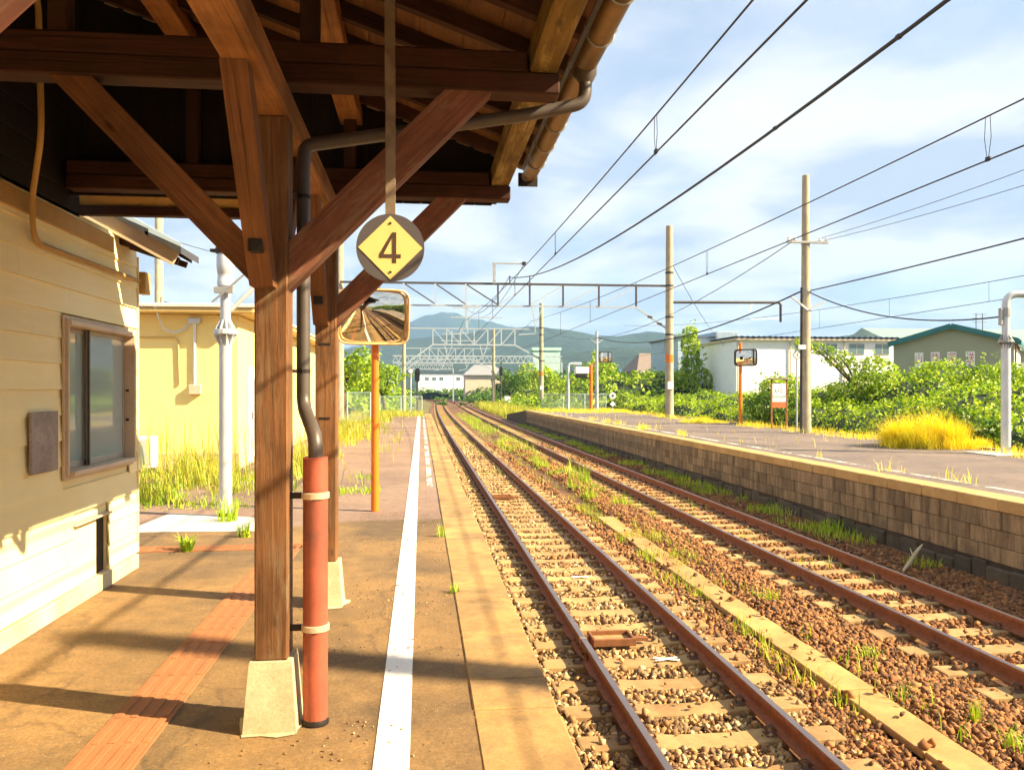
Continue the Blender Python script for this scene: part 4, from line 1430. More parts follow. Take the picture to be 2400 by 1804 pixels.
def mirror_head(parent, centre, face, w, h, rad=2.3, pitch=0.0, rim=0.022, rim_mat="mirror_back"):
    """face: angle of the outward normal in plan, measured from -Y towards +X"""
    Mx = Matrix.Translation(centre) @ Matrix.Rotation(face, 4, "Z") @ Matrix.Rotation(pitch, 4, "X")
    nA, nR = 56, 12
    m = MB()
    m.v.append((0, 0, 0))
    for j in range(1, nR + 1):
        for i in range(nA):
            x, z = sup(2 * math.pi * i / nA, w * j / nR, h * j / nR)
            rr4 = math.hypot(x, z)
            m.v.append((x, rad - math.sqrt(rad * rad - rr4 * rr4), z))
    for i in range(nA):
        m.f.append((0, 1 + i, 1 + (i + 1) % nA))
    for j in range(nR - 1):
        for i in range(nA):
            a0, b0 = 1 + j * nA, 1 + (j + 1) * nA
            m.f.append((a0 + i, b0 + i, b0 + (i + 1) % nA, a0 + (i + 1) % nA))
    m.mi = [0] * len(m.f)
    me = build("mirror_face", m, M["mirror"], parent, True, Mx)
    ring = [(sup(2 * math.pi * i / 72, w, h)) for i in range(72)]
    m = MB()
    n = 8
    for i, (x, z) in enumerate(ring):
        x2, z2 = ring[(i + 1) % 72]
        x0, z0 = ring[i - 1]
        tx, tz = x2 - x0, z2 - z0
        L = math.hypot(tx, tz)
        ox, oz = tz / L, -tx / L
        for q in range(n):
            a = 2 * math.pi * q / n
            m.v.append((x + ox * rim * math.cos(a), 0.03 + rim * 1.6 * math.sin(a), z + oz * rim * math.cos(a)))
    for i in range(72):
        for q in range(n):
            m.f.append((i * n + q, ((i + 1) % 72) * n + q, ((i + 1) % 72) * n + (q + 1) % n, i * n + (q + 1) % n))
    m.mi = [0] * len(m.f)
    build("rim", m, M[rim_mat], parent, True, Mx)
    m = MB()
    m.v = [(x, 0.09, z) for x, z in ring] + [(x * 0.6, 0.16, z * 0.6) for x, z in ring]
    m.f = [(i, i + 72, (i + 1) % 72 + 72, (i + 1) % 72) for i in range(72)] + [tuple(range(72, 144))]
    m.mi = [0] * len(m.f)
    build("backing", m, M["mirror_back"], parent, True, Mx)


mr = thing("safety_mirror", "large rectangular convex mirror on orange pole standing on the near platform", "mirror", (-0.62, 11.04, 0), "orange safety mirrors")
build("pole", MB().lathe([(0.054, 0.0), (0.050, 3.06), (0.03, 3.08)], 16, (-0.62, 11.12, 0)), M["orange"], mr, True)
mirror_head(mr, (-0.62, 10.86, 2.60), math.radians(9), 0.93, 0.72, 1.5, math.radians(9), 0.016, "rim_tan")
build("bracket", MB().cbox((-0.66, 11.0, 2.5), (-0.58, 11.08, 2.7), 0.006), M["orange"], mr)
mr = thing("safety_mirror", "orange pole with convex mirror in front of the white building", "mirror", (13.75, 33.8, FZ), "orange safety mirrors")
build("pole", MB().lathe([(0.075, 0.0), (0.065, 3.55)], 12, (13.75, 33.8, FZ)), M["orange"], mr, True)
mirror_head(mr, (13.9, 33.6, 3.05), math.radians(-32), 0.95, 0.7, 1.6)
mirror_head(mr, (14.4, 33.75, 3.1), math.radians(62), 0.85, 0.66, 1.6)
build("bracket", MB().cbox((13.7, 33.66, 2.95), (14.4, 33.9, 3.1), 0.01), M["iron"], mr)
mr = thing("safety_mirror", "distant orange mirror pole at the end of the far platform", "mirror", (12.5, 59, FZ), "orange safety mirrors")
build("pole", MB().lathe([(0.13, 0.0), (0.11, 3.4)], 10, (12.5, 59, FZ)), M["orange"], mr, True)
mirror_head(mr, (13.5, 58.7, 4.1), math.radians(-25), 1.0, 0.75, 1.6)
mirror_head(mr, (13.95, 58.9, 4.1), math.radians(60), 0.9, 0.75, 1.6)
build("bracket", MB().bar((12.5, 58.95, 3.5), (13.6, 58.95, 4.0), 0.08, 0.08), M["orange"], mr)

# ------------------------------------------------------------------ masts, gantries
def mast(x, y, z0, z1, r, label, bands=True):
    t = thing("concrete_mast", label, "mast", (x, y, z0), "concrete catenary masts")
    build("shaft", MB().lathe([(r, 0), (r * 0.82, z1 - z0), (r * 0.6, z1 - z0 + 0.02)], 20, (x, y, z0)), M["conc_pole"], t, True)
    if bands:
        build("orange_band", MB().lathe([(r * 0.975, 0), (r * 0.97, 0.42)], 20, (x, y, 3.15), False), M["orange"], t, True)
        build("number_plate", MB().cbox((x - 0.17, y - r - 0.03, 1.7), (x + 0.15, y - r + 0.02, 2.1), 0.006), M["label_w"], t)
        for zz in (z1 - 2.6, z1 - 3.3, z1 - 5.0, 4.6):
            build("clamp_ring", MB().lathe([(r * 0.93, 0), (r * 0.96, 0.02), (r * 0.96, 0.1), (r * 0.93, 0.12)], 16, (x, y, zz), False), M["steel_dark"], t, True)
    return t


GY = 42.8
mA = mast(13.4, GY, FZ, 10.55, 0.23, "thick concrete mast with orange band carrying the gantry on the far platform")
mB_ = mast(-4.25, GY + 0.6, 0.0, 10.6, 0.23, "pale concrete mast behind the canopy posts carrying the gantry's other end", False)
mC = mast(12.3, 82.6, -1.0, 10.6, 0.25, "middle distance concrete mast with number plate beyond the far platform")
mD = mast(10.4, 116.5, -1.0, 10.6, 0.24, "slim distant concrete mast beside a black signal head", False)
mast(-1.75, 83.2, -1.0, 10.4, 0.22, "distant pale mast left of the tracks behind the mirror", False)
mast(13.4, -0.4, FZ, 11.75, 0.20, "concrete mast on the far platform outside the right edge of the picture", False)

# wooden-looking utility pole on the far platform with cross-arm
up = thing("utility_pole", "tall concrete utility pole with short cross-arm beside the platform name sign", "utility pole", (13.3, 26.9, FZ))
build("shaft", MB().lathe([(0.19, 0), (0.115, 8.95), (0.09, 8.97)], 20, (13.3, 26.9, FZ)), M["conc_pole"], up, True)
ca = build("cross_arm", MB().cbox((12.55, 26.72, 6.72), (14.05, 26.80, 6.80), 0.008), M["galv_dull"], up)
m = MB()
for xx in (12.62, 12.85, 13.75, 13.98):
    m.lathe([(0.03, 0), (0.06, 0.03), (0.035, 0.06), (0.06, 0.1), (0.03, 0.14)], 10, (xx, 26.76, 6.80))
build("insulator", m, M["insulator"], ca, True)
build("v_bracket", MB().bar((13.3, 26.75, 4.42), (12.7, 26.7, 4.86), 0.06, 0.06).bar((13.3, 26.75, 4.42), (13.9, 26.7, 4.70), 0.06, 0.06), M["galv"], up)
for rr5, zz in ((0.17, 5.05), (0.165, 4.4), (0.15, 6.7)):
    build("clamp_ring", MB().lathe([(rr5, 0), (rr5, 0.075)], 16, (13.3, 26.9, zz), False), M["galv_dull"], up)
build("number_plate", MB().cbox((12.93, 26.66, 3.05), (13.2, 26.7, 3.2), 0.004), M["label_w"], up)
build("side_conduit", MB().tube([(13.09, 26.85, 0.3), (13.12, 26.85, 5.2)], 0.035, 6), M["steel_dark"], up, True)

ga = thing("overhead_gantry", "near overhead gantry with dark top chord spanning both tracks", "gantry", (4.5, GY, 6), "overhead gantries")
zt, zb2 = 7.30, 6.12
build("top_chord", MB().bar((-4.2, GY + 0.3, zt), (13.3, GY, zt), 0.11, 0.11), M["steel_dark"], ga)
build("bottom_chord", MB().bar((-4.2, GY + 0.3, zb2), (11.55, GY, zb2), 0.09, 0.09), M["steel_white"], ga)
xv = [-2.6, -0.9, 0.75, 2.35, 4.05, 5.75, 7.55, 9.5, 11.55]
for i, x in enumerate(xv):
    build("vertical_strut", MB().bar((x, GY, zt - 0.05), (x, GY, zb2 + 0.04), 0.09, 0.09), M["steel_dark"] if x > 3 else M["steel_white"], ga)
    if i < len(xv) - 1 and i <= 7:
        p, q = ((x, GY, zt - 0.06), (xv[i + 1], GY, zb2 + 0.05)) if x < 4 else ((x, GY, zb2 + 0.05), (xv[i + 1], GY, zt - 0.06))
        build("diagonal_strut", MB().bar(p, q, 0.06 if x > 4 else 0.08, 0.06), M["steel_dark"] if x < 4 else M["steel_white"], ga)
build("knee_brace", MB().bar((11.55, GY, zb2), (13.3, GY, 4.95), 0.09, 0.09), M["steel_white"], ga)
m = MB()
for t0 in (0.42, 0.72):
    x = 11.55 + (13.3 - 11.55) * t0
    z = zb2 + (4.95 - zb2) * t0
    m.tube([(x - 0.12, GY - 0.1, z), (x + 0.12, GY - 0.1, z - 0.05)], 0.07, 8)
build("brace_clamp", m, M["steel_dark"], ga)
hp = build("wire_post", MB().bar((3.85, GY, zt), (3.85, GY, 8.36), 0.14, 0.14), M["galv_dull"], ga)
build("wire_arm", MB().bar((3.75, GY, 8.36), (5.45, GY, 8.36), 0.07, 0.07), M["galv_dull"], hp)
build("insulator", MB().lathe([(0.07, 0), (0.14, 0.05), (0.08, 0.1), (0.14, 0.15), (0.07, 0.2)], 10, (5.45, GY, 8.28)), M["steel_dark"], hp)
m = MB()
for xx in (4.68, 5.75):
    m.bar((xx, GY, zt), (xx, GY, zt + 0.42), 0.06, 0.06)
build("wire_pin", m, M["steel_dark"], ga)
# registration arms below the chord
for xx in (2.25, 5.85):
    m = MB().bar((xx, GY, zb2), (xx + 0.18, GY, 5.2), 0.06, 0.06).bar((xx + 0.6, GY, zb2), (xx + 0.25, GY, 5.2), 0.05, 0.05).bar((xx + 0.2, GY, 5.2), (xx + 0.2, GY, 4.6), 0.05, 0.05).bar((xx - 0.7, GY, 4.6), (xx + 0.25, GY, 4.66), 0.05, 0.05)
    build("hanger", m, M["steel_white"], ga)
# bent pipe arm on the mast's other side
ar = build("bent_arm", MB().tube(arc_path([(13.55, GY, 6.42), (19.6, GY, 6.48), (19.72, GY, 6.4), (19.72, GY, 5.4)], 0.5, 8), 0.075, 8), M["steel_dark"], mA, True)
build("steady_arm", MB().bar((18.0, GY, 5.55), (19.6, GY, 5.6), 0.05, 0.05).bar((18.05, GY, 6.42), (17.95, GY, 5.95), 0.06, 0.06), M["insulator"], ar)


def gantry_far(y, x0, x1, label):
    t = thing("overhead_gantry", label, "gantry", ((x0 + x1) / 2, y, 6), "overhead gantries")
    build("top_chord", MB().bar((x0, y, 7.95), (x1, y, 7.95), 0.12, 0.12), M["steel_white"], t)
    xa, xb = x0 + 2.9, x1 - 2.6
    build("bottom_chord", MB().bar((xa, y, 6.3), (xb, y, 6.3), 0.15, 0.15), M["steel_white"], t)
    build("knee_brace", MB().bar((x0, y, 4.2), (xa, y, 6.3), 0.15, 0.15), M["steel_white"], t)
    build("knee_brace", MB().bar((xb, y, 6.3), (x1, y, 4.9), 0.15, 0.15), M["steel_white"], t)
    n = 6
    for i in range(n + 1):
        x = xa + (xb - xa) * i / n
        build("vertical_strut", MB().bar((x, y, 6.3), (x, y, 7.95), 0.12, 0.12), M["steel_white"], t)
        if i < n:
            x2 = xa + (xb - xa) * (i + 1) / n
            p, q = ((x, y, 7.95), (x2, y, 6.3)) if i < n / 2 else ((x, y, 6.3), (x2, y, 7.95))
            build("diagonal_strut", MB().bar(p, q, 0.09, 0.09), M["steel_white"], t)
    for xx in (T1 + curve_x(y), T2 + curve_x(y)):
        m = MB().bar((xx, y, 6.3), (xx + 0.3, y, 5.0), 0.09, 0.09).bar((xx + 0.8, y, 6.3), (xx + 0.3, y, 5.0), 0.09, 0.09).bar((xx - 0.9, y, 4.6), (xx + 0.4, y, 4.9), 0.08, 0.08)
        build("hanger", m, M["steel_white"], t)
    mm = MB().bar((4.6, y, 7.95), (4.6, y, 10.6), 0.16, 0.16).bar((3.2, y, 10.1), (6.0, y, 10.1), 0.12, 0.12).bar((3.0, y, 9.1), (8.3, y, 9.1), 0.12, 0.12)
    build("wire_post", mm, M["steel_white"], t)


gantry_far(82.9, -1.7, 12.2, "middle distance pale steel gantry with sloping knee braces")
gantry_far(122, -3.0, 10.4, "farther pale steel gantry seen through the nearer ones")


def lattice(y, x0, x1, z0, z1, label, n):
    t = thing("lattice_girder", label, "lattice girder", ((x0 + x1) / 2, y, z0), "lattice girders over the line")
    for yy, nm in ((y - 0.5, "front_chord"), (y + 0.5, "rear_chord")):
        build(nm, MB().bar((x0, yy, z0), (x1, yy, z0), 0.16, 0.16).bar((x0, yy, z1), (x1, yy, z1), 0.16, 0.16), M["steel_white"], t)
    for i in range(n):
        xa = x0 + (x1 - x0) * i / n
        xb = x0 + (x1 - x0) * (i + 0.5) / n
        xc = x0 + (x1 - x0) * (i + 1) / n
        build("lattice_bar", MB().bar((xa, y - 0.5, z0), (xb, y - 0.5, z1), 0.1, 0.1).bar((xb, y - 0.5, z1), (xc, y - 0.5, z0), 0.1, 0.1), M["steel_white"], t)
    build("leg", MB().bar((x0, y, -1.0), (x0, y, z0), 0.3, 0.3), M["steel_white"], t)
    build("leg", MB().bar((x1, y, -1.0), (x1, y, z0), 0.3, 0.3), M["steel_white"], t)


lattice(134, -4.6, 23.4, 6.2, 7.3, "long pale lattice girder crossing the line in the distance", 30)
lattice(190, -5.5, 7.5, 6.6, 7.7, "farthest pale lattice girder low over the tracks", 14)

# ------------------------------------------------------------------ wires
def sag_wire(name, label, cat, x0, y0, z0, x1, y1, z1, sag, r, mat, group=None, n=40, parts=None):
    t = thing(name, label, cat, ((x0 + x1) / 2, (y0 + y1) / 2, min(z0, z1)), group)
    pts = []
    for i in range(n + 1):
        u = i / n
        pts.append((x0 + (x1 - x0) * u, y0 + (y1 - y0) * u, z0 + (z1 - z0) * u - 4 * sag * u * (1 - u)))
    build("strand", MB().tube(pts, r, 6), mat, t, True)
    return t


def messenger(xc, zc, zm, k, yc, label1):
    """contact wire and the messenger above it, joined by droppers"""
    t = thing("overhead_line", label1, "overhead line", (xc, 10, zc), "overhead lines above the tracks")
    ys2 = [-30 + i * 1.6 for i in range(int((GY + 30) / 1.6) + 1)] + [GY]
    mz = lambda y: zm + k * (y - yc) ** 2
    build("contact_wire", MB().tube([(xc, y, zc) for y in (-30, -10, 10, 30, GY)], 0.0085, 6), M["wire"], t, True)
    build("messenger_wire", MB().tube([(xc, y, mz(y)) for y in ys2], 0.0085, 6), M["wire"], t, True)
    ys3 = [GY + 2.0 * i for i in range(21)]
    zf = lambda y: 4.9 + 0.0009 * (y - 62.8) ** 2
    build("contact_wire", MB().tube([(xc + curve_x(y), y, zc + 0.05) for y in ys3], 0.011, 5), M["wire"], t, True)
    build("messenger_wire", MB().tube([(xc + curve_x(y), y, zf(y)) for y in ys3], 0.011, 5), M["wire"], t, True)
    return t, mz


l1, mz1 = messenger(2.20, 3.87, 4.22, 0.00095, 9.0, "pair of overhead wires above the track beside the canopy")
l2, mz2 = messenger(5.80, 4.00, 4.45, 0.00075, 9.0, "pair of overhead wires above the track beside the far platform")


def dropper(t, xc, y, zc, zm):
    m = MB()
    for dy in (-0.035, 0.035):
        m.tube([(xc, y + dy, zm - 0.01), (xc, y + dy * 1.4, (zm + zc) / 2), (xc, y + dy * 0.3, zc + 0.02)], 0.0035, 5)
    m.cbox((xc - 0.012, y - 0.03, zc - 0.012), (xc + 0.012, y + 0.03, zc + 0.035), 0.004)
    build("dropper", m, M["wire"], t)


for y in (7.45, 13.2, 19.0, 25.0, 31.0):
    dropper(l1, 2.20, y, 3.87, mz1(y))
for y in (7.75, 16.0, 21.5, 27.5, 33.5):
    dropper(l2, 5.80, y, 4.00, mz2(y))
# thick feeder
t = thing("feeder_cable", "thick black feeder cable sagging across the sky", "cable", (4.67, 10, 5.1))
pts = [(4.67, y, 5.1 + 0.00222 * (y - 9) ** 2) for y in [-25 + i * 1.7 for i in range(40)] + [GY]]
build("strand", MB().tube(pts, 0.021, 8), M["cable"], t, True)
m = MB()
for y in (7.5, 10.3):
    m.cbox((4.645, y - 0.03, 5.085), (4.695, y + 0.03, 5.13), 0.006)
build("cable_clip", m, M["cable"], t)
# cables at the far platform poles
UPX, UPY = 13.3, 26.9
sag_wire("twisted_cable", "twisted cable from utility pole rising to the right edge", "cable", UPX + 0.15, UPY, 5.1, 13.8, 3.0, 5.4, 0.15, 0.02, M["wire"], "pole cables", 30)
sag_wire("slack_cable", "slack cable hanging from utility pole to the bent steel pole", "cable", UPX + 0.12, UPY, 5.06, RX - 0.1, RY2, FZ + 3.2, 0.42, 0.02, M["cable"], "pole cables", 30)
sag_wire("straight_cable", "cable running from utility pole down to distant lamp pole", "cable", UPX - 0.12, UPY, 5.1, 12.85, 59, 5.6, 1.0, 0.028, M["wire"], "pole cables", 30)
sag_wire("thin_wire", "thin wire from the cross-arm dropping behind the gantry mast", "wire", 12.7, 26.7, 6.75, 12.4, 82.6, 8.2, 2.2, 0.014, M["wire"], "thin pole wires", 30)
for q, (xa, zz) in enumerate(((13.75, 6.9), (13.98, 6.85))):
    sag_wire("thin_wire", "faint thin wire from the cross-arm to the upper right corner, " + ("upper" if q == 0 else "lower"), "wire", xa, 26.76, zz, 15.4 + q, 2.0, 8.2 - 0.5 * q, 0.5, 0.008, M["wire"], "thin pole wires", 24)
t = thing("overhead_line", "faint pair of overhead wires right of the utility pole", "overhead line", (19.5, 30, 4.5), "overhead lines above the tracks")
build("contact_wire", MB().tube([(19.5, y, 4.7) for y in (2, 20, GY, 80)], 0.012, 5), M["wire"], t, True)
mzz = lambda y: 5.35 + 0.0008 * (y - 20) ** 2
build("messenger_wire", MB().tube([(19.5, y, mzz(y)) for y in range(2, 80, 3)], 0.012, 5), M["wire"], t, True)
m = MB()
for y in (14, 20, 26, 32, 38):
    m.tube([(19.5, y, 4.7), (19.5, y, mzz(y))], 0.006, 5)
build("dropper", m, M["wire"], t)
sag_wire("guy_wire", "thin guy wire slanting down from the gantry mast, upper one", "wire", 13.5, GY, 8.6, 27, 70, 5.6, 0.4, 0.016, M["wire"], "mast guy wires", 16)
sag_wire("guy_wire", "thin guy wire slanting down from the gantry mast, lower one", "wire", 13.5, GY, 8.2, 22, 72, 5.0, 0.4, 0.016, M["wire"], "mast guy wires", 16)
sag_wire("side_wire", "feeder wire continuing from the gantry's tall wire post", "wire", 5.45, GY, 8.36, 6.2, 82.9, 9.1, 0.6, 0.018, M["wire"], "feeder wires", 16)
sag_wire("side_wire", "dark feeder wire running from the gantry pin into the distance", "wire", 4.67, GY, 7.7, 4.6, 82.9, 10.1, 1.2, 0.02, M["wire"], "feeder wires", 16)
# wires over the annexe
pl = thing("utility_pole", "beige utility pole rising behind the yellow annexe", "utility pole", (-9.4, 30.5, 0))
build("shaft", MB().lathe([(0.17, 0), (0.13, 10), (0.1, 10.02)], 14, (-9.4, 30.5, 0)), M["conc_pole"], pl, True)
build("clamp_ring", MB().lathe([(0.16, 0), (0.16, 0.1)], 12, (-9.4, 30.5, 6.2), False), M["galv_dull"], pl)
for q, (z0, z1) in enumerate(((7.2, 7.6), (4.9, 4.4), (4.3, 3.5))):
    sag_wire("service_wire", ("upper", "middle", "lower")[q] + " thin service wire above the yellow annexe", "wire", -9.4, 30.5, z0, -4.2 if q < 2 else -5.2, GY if q < 2 else 17.0, z1, 0.25, 0.012, M["wire"], "service wires", 14)
m = MB()
m = None

# ------------------------------------------------------------------ far platform furniture
ns = thing("platform_name_sign", "small station name board with orange foot in rusty brown frame", "sign", (14.0, 30.6, FZ))
x0, x1, yy = 13.72, 14.28, 30.5
build("post", MB().cbox((x0 - 0.06, yy, FZ), (x0, yy + 0.06, 2.06), 0.006), M["sign_frame"], ns)
build("post", MB().cbox((x1, yy, FZ), (x1 + 0.06, yy + 0.06, 2.06), 0.006), M["sign_frame"], ns)
build("roof_strip", MB().cbox((x0 - 0.16, yy - 0.08, 2.062), (x1 + 0.16, yy + 0.16, 2.12), 0.01), M["wood_grey"], ns)
pn = build("panel", MB().cbox((x0 + 0.002, yy + 0.01, 1.18), (x1 - 0.002, yy + 0.05, 1.92), 0.004), M["label_w"], ns)
build("orange_panel", MB().cbox((x0 + 0.002, yy + 0.01, 0.95), (x1 - 0.002, yy + 0.05, 1.178), 0.004), M["sign_orange"], ns)
text("name_lettering", "いこ", 0.2, M["sign_ink"], pn, Matrix.Translation((14.0, yy + 0.006, 1.62)) @ FACE_CAM)
build("grey_stripe", MB().box((x0 + 0.02, yy + 0.004, 1.36), (x1 - 0.02, yy + 0.0095, 1.43)), M["fence"], pn)


def diamond_sign(x, y, zc, r, zbase, label, num=None, rod_r=0.03, group="small diamond signs"):
    t = thing("diamond_sign", label, "sign", (x, y, zbase), group)
    build("rod", MB().tube([(x, y + 0.03, zbase), (x, y + 0.03, zc - r * 0.9)], rod_r, 8), M["galv"], t, True)
    pl2 = build("border_plate", MB().prism([(x - r, y, zc), (x, y, zc - r), (x + r, y, zc), (x, y, zc + r)], (0, -0.012, 0)), M["sign_grey"], t)
    k = r * 0.8
    build("white_plate", MB().prism([(x - k, y - 0.006, zc), (x, y - 0.006, zc - k), (x + k, y - 0.006, zc), (x, y - 0.006, zc + k)], (0, -0.005, 0)), M["white"], t)
    if num:
        text("number_lettering", num, r * 1.1, M["sign_ink"], pl2, Matrix.Translation((x, y - 0.010, zc)) @ FACE_CAM)
    return t


diamond_sign(13.62, 28.2, 2.92, 0.19, FZ, "white diamond sign with number 3 on thin pale rod", "3")
diamond_sign(-0.72, 57.6, 3.0, 0.24, 0.0, "tiny white diamond marker on rod at the near platform end", None, 0.05)
t = diamond_sign(12.9, 53.8, 0.72, 0.24, FZ, "white diamond marker low in weeds before the far bushes", None, 0.03)
build("round_plate", MB().prism([(12.9 + 0.22 * math.cos(a), 53.8, 1.28 + 0.22 * math.sin(a)) for a in [i * math.pi / 10 for i in range(20)]], (0, -0.012, 0)), M["white"], t)
build("disc_mark", MB().prism([(12.9 + 0.09 * math.cos(a), 53.79, 1.28 + 0.09 * math.sin(a)) for a in [i * math.pi / 10 for i in range(20)]], (0, -0.004, 0)), M["sign_grey"], t)


def lamp_pole(x, y, zt, label, brackets):
    t = thing("lamp_pole", label, "pole", (x, y, FZ), "pale poles at the far platform end")
    if brackets:
        build("shaft", MB().lathe([(0.14, 0), (0.10, zt - FZ)], 12, (x, y, FZ)), M["steel_white"], t, True)
        build("v_bracket", MB().bar((x, y - 0.1, zt - 0.95), (x - 0.45, y - 0.1, zt - 0.6), 0.07, 0.07).bar((x, y - 0.1, zt - 0.95), (x + 0.45, y - 0.1, zt - 0.6), 0.07, 0.07), M["steel_white"], t)
    else:
        build("shaft", MB().tube(arc_path([(x, y, FZ), (x, y, zt), (x + 1.0, y, zt)], 0.3), 0.11, 10), M["steel_white"], t, True)
        build("lamp_head", MB().cbox((x + 0.5, y - 0.3, zt - 0.75), (x + 1.5, y + 0.3, zt - 0.25), 0.05), M["label_w"], t)
        build("lamp_shade", MB().cbox((x + 0.55, y - 0.28, zt - 1.05), (x + 1.4, y + 0.28, zt - 0.76), 0.08), M["black"], t)
    return t


lamp_pole(12.85, 58.6, 6.0, "slim pale pole with V bracket at the far platform end", True)
lamp_pole(10.75, 58.8, 3.6, "short bent lamp pole near the far platform fence", False)


# signals
def signal(x, y, zh, label, z0=-1.0):
    t = thing("railway_signal", label, "signal", (x, y, z0), "railway signals")
    build("post", MB().tube([(x, y, z0), (x, y, zh)], 0.09, 8), M["steel_dark"], t, True)
    m = MB()
    out = [(x + 0.24 * math.cos(a), y - 0.15, zh + (0.42 if math.sin(a) >= 0 else -0.42) + 0.24 * math.sin(a)) for a in [i * math.pi / 10 for i in range(20)]]
    m.prism(out, (0, -0.12, 0))
    build("head", m, M["black"], t)
    for dz in (-0.36, 0.0, 0.36):
        build("lens_hood", MB().tube([(x, y - 0.15, zh + dz), (x, y - 0.4, zh + dz)], 0.11, 10), M["black"], t)
    return t


signal(-0.35, 78, 3.1, "black signal head beside the left fence in the distance")
signal(11.4, 116, 4.4, "black oval signal head beside the slim distant mast")
eb = thing("equipment_cabinet", "small white trackside cabinet below the distant black signal", "cabinet", (12.1, 114, -1), None)
build("box", MB().cbox((11.7, 113.6, -0.4), (12.5, 114.2, 0.8), 0.03), M["white"], eb)
build("leg", MB().box((11.8, 113.7, -1.05), (11.9, 114.1, -0.401)).box((12.3, 113.7, -1.05), (12.4, 114.1, -0.401)), M["steel_dark"], eb)


# chain-link fences
def fence(p0, p1, h, label, z0, group, step=2.0):
    p0, p1 = Vector(p0), Vector(p1)
    L = (p1 - p0).length
    t = thing("chain_link_fence", label, "fence", (p0.x, p0.y, z0), group)
    d = (p1 - p0) / L
    n = max(1, round(L / step))
    for i in range(n + 1):
        q = p0 + d * (L * i / n)
        build("post", MB().tube([(q.x, q.y, z0), (q.x, q.y, z0 + h)], 0.04, 8), M["fence"], t, True)
    for z in (0.05, h - 0.03):
        build("rail", MB().tube([(p0.x, p0.y, z0 + z), (p1.x, p1.y, z0 + z)], 0.025, 6), M["fence"], t, True)
    m = MB()
    s = 0.09
    k = int((L + h) / s)
    for i in range(k):
        for sgn in (1, -1):
            a0 = i * s - h
            ua, za, ub, zb3 = a0, 0.0, a0 + h, h
            if ua < 0:
                za, ua = -ua, 0.0
            if ub > L:
                zb3, ub = zb3 - (ub - L), L
            if ub - ua < 0.02:
                continue
            if sgn < 0:
                ua, ub = L - ua, L - ub
            A, B = p0 + d * ua, p0 + d * ub
            m.bar((A.x, A.y, z0 + za), (B.x, B.y, z0 + zb3), 0.008, 0.008)
    o = build("mesh", m, M["fence"], t)
    o["kind"] = "stuff"


fence((-3.9, 43.8, 0), (-2.7, 43.8, 0), 1.55, "short chain link fence beside the pale mast on the near platform", 0.0, "chain link fences", 1.2)
fence((-2.85, 56.7, 0), (0.05, 56.7, 0), 1.25, "chain link fence closing the end of the near platform", 0.0, "chain link fences", 1.45)
fence((9.0, 60.2, 0), (13.9, 60.2, 0), 1.35, "chain link fence across the end of the far platform", FZ - 0.1, "chain link fences", 1.6)

# ------------------------------------------------------------------ buildings beyond the far platform
def win_far(parent, x0, x1, z0, z1, y, mull=1):
    w = build("window", MB().box((x0, y - 0.05, z0), (x1, y - 0.002, z1)), M["alu"], parent)
    n = mull + 1
    for i in range(n):
        a = x0 + (x1 - x0) * i / n + 0.05
        b2 = x0 + (x1 - x0) * (i + 1) / n - 0.05
        build("pane", MB().box((a, y - 0.056, z0 + 0.06), (b2, y - 0.0505, z1 - 0.06)), M["glass_far"], w)


wb = thing("white_building", "long low white building with corrugated roof edge behind the bushes", "building", (34, 72, -1))
build("wall", MB().box((26.9, 67, -1.05), (41.4, 80, 5.95)), M["wall_white"], wb)
rf = build("roof", MB().box((26.7, 66.6, 5.952), (41.6, 80.3, 6.12)), M["wall_cream"], wb)
m = MB()
n = 120
for i in range(n + 1):
    x = 26.6 + 15.1 * i / n
    zz = 0.08 * math.sin(i * math.pi / 2) + 0.06
    m.v += [(x, 66.5, 6.16 + zz), (x, 73.5, 6.2 + zz)]
m.f = [(2 * i, 2 * i + 2, 2 * i + 3, 2 * i + 1) for i in range(n)]
m.mi = [0] * n
build("corrugated_roof", m, M["roof_dark"], wb)
build("gable_infill", MB().box((26.7, 66.7, 6.121), (41.6, 66.8, 6.19)), M["roof_dark"], rf)
for (a, b2) in ((32.2, 33.3), (34.6, 36.0), (37.1, 38.5), (39.5, 40.8)):
    win_far(wb, a, b2, 4.75, 5.72, 67)
for x in (31.7, 36.6):
    build("downpipe", MB().tube([(x, 66.9, 1), (x, 66.9, 5.95)], 0.06, 6), M["wall_cream"], wb, True)
build("downpipe", MB().tube([(27.0, 66.9, 1), (27.0, 66.9, 5.95)], 0.06, 6), M["wall_cream"], wb, True)

wh = thing("warehouse", "grey green warehouse with teal gable trim and four pink lettered panels", "building", (35.8, 51.3, -1))
WR = Matrix.Translation((33.0, 53.65, 0)) @ Matrix.Rotation(math.radians(-40), 4, "Z")     # local X along the gable, local Y along the ridge
GW = 7.2
build("gable_wall", MB().prism([(0, 0, -1.05), (GW, 0, -1.05), (GW, 0, 4.9), (GW / 2, 0, 5.95), (0, 0, 4.9)], (0, -13, 0)), M["wall_grey"], wh, M=WR)
s_ = 1.05 / (GW / 2)
for sg in (-1, 1):
    m = MB()
    xa, xb = GW / 2, GW / 2 + sg * (GW / 2 + 0.3)
    z_ = 5.98 - s_ * (GW / 2 + 0.3)
    q = [(xa, -0.3, 5.98), (xb, -0.3, z_), (xb, -0.3, z_ + 0.1), (xa, -0.3, 6.08)]
    m.prism(q if sg < 0 else q[::-1], (0, -13.6, 0))
    build("roof_slope", m, M["teal_roof"], wh, M=WR)
    m = MB().bar((xa, -0.36, 5.99), (xb, -0.36, z_), 0.1, 0.34)
    build("gable_trim", m, M["teal"], wh, M=WR)
build("side_trim", MB().box((GW + 0.22, -0.3, 4.62), (GW + 0.42, 13.2, 4.92)), M["teal"], wh, M=WR)
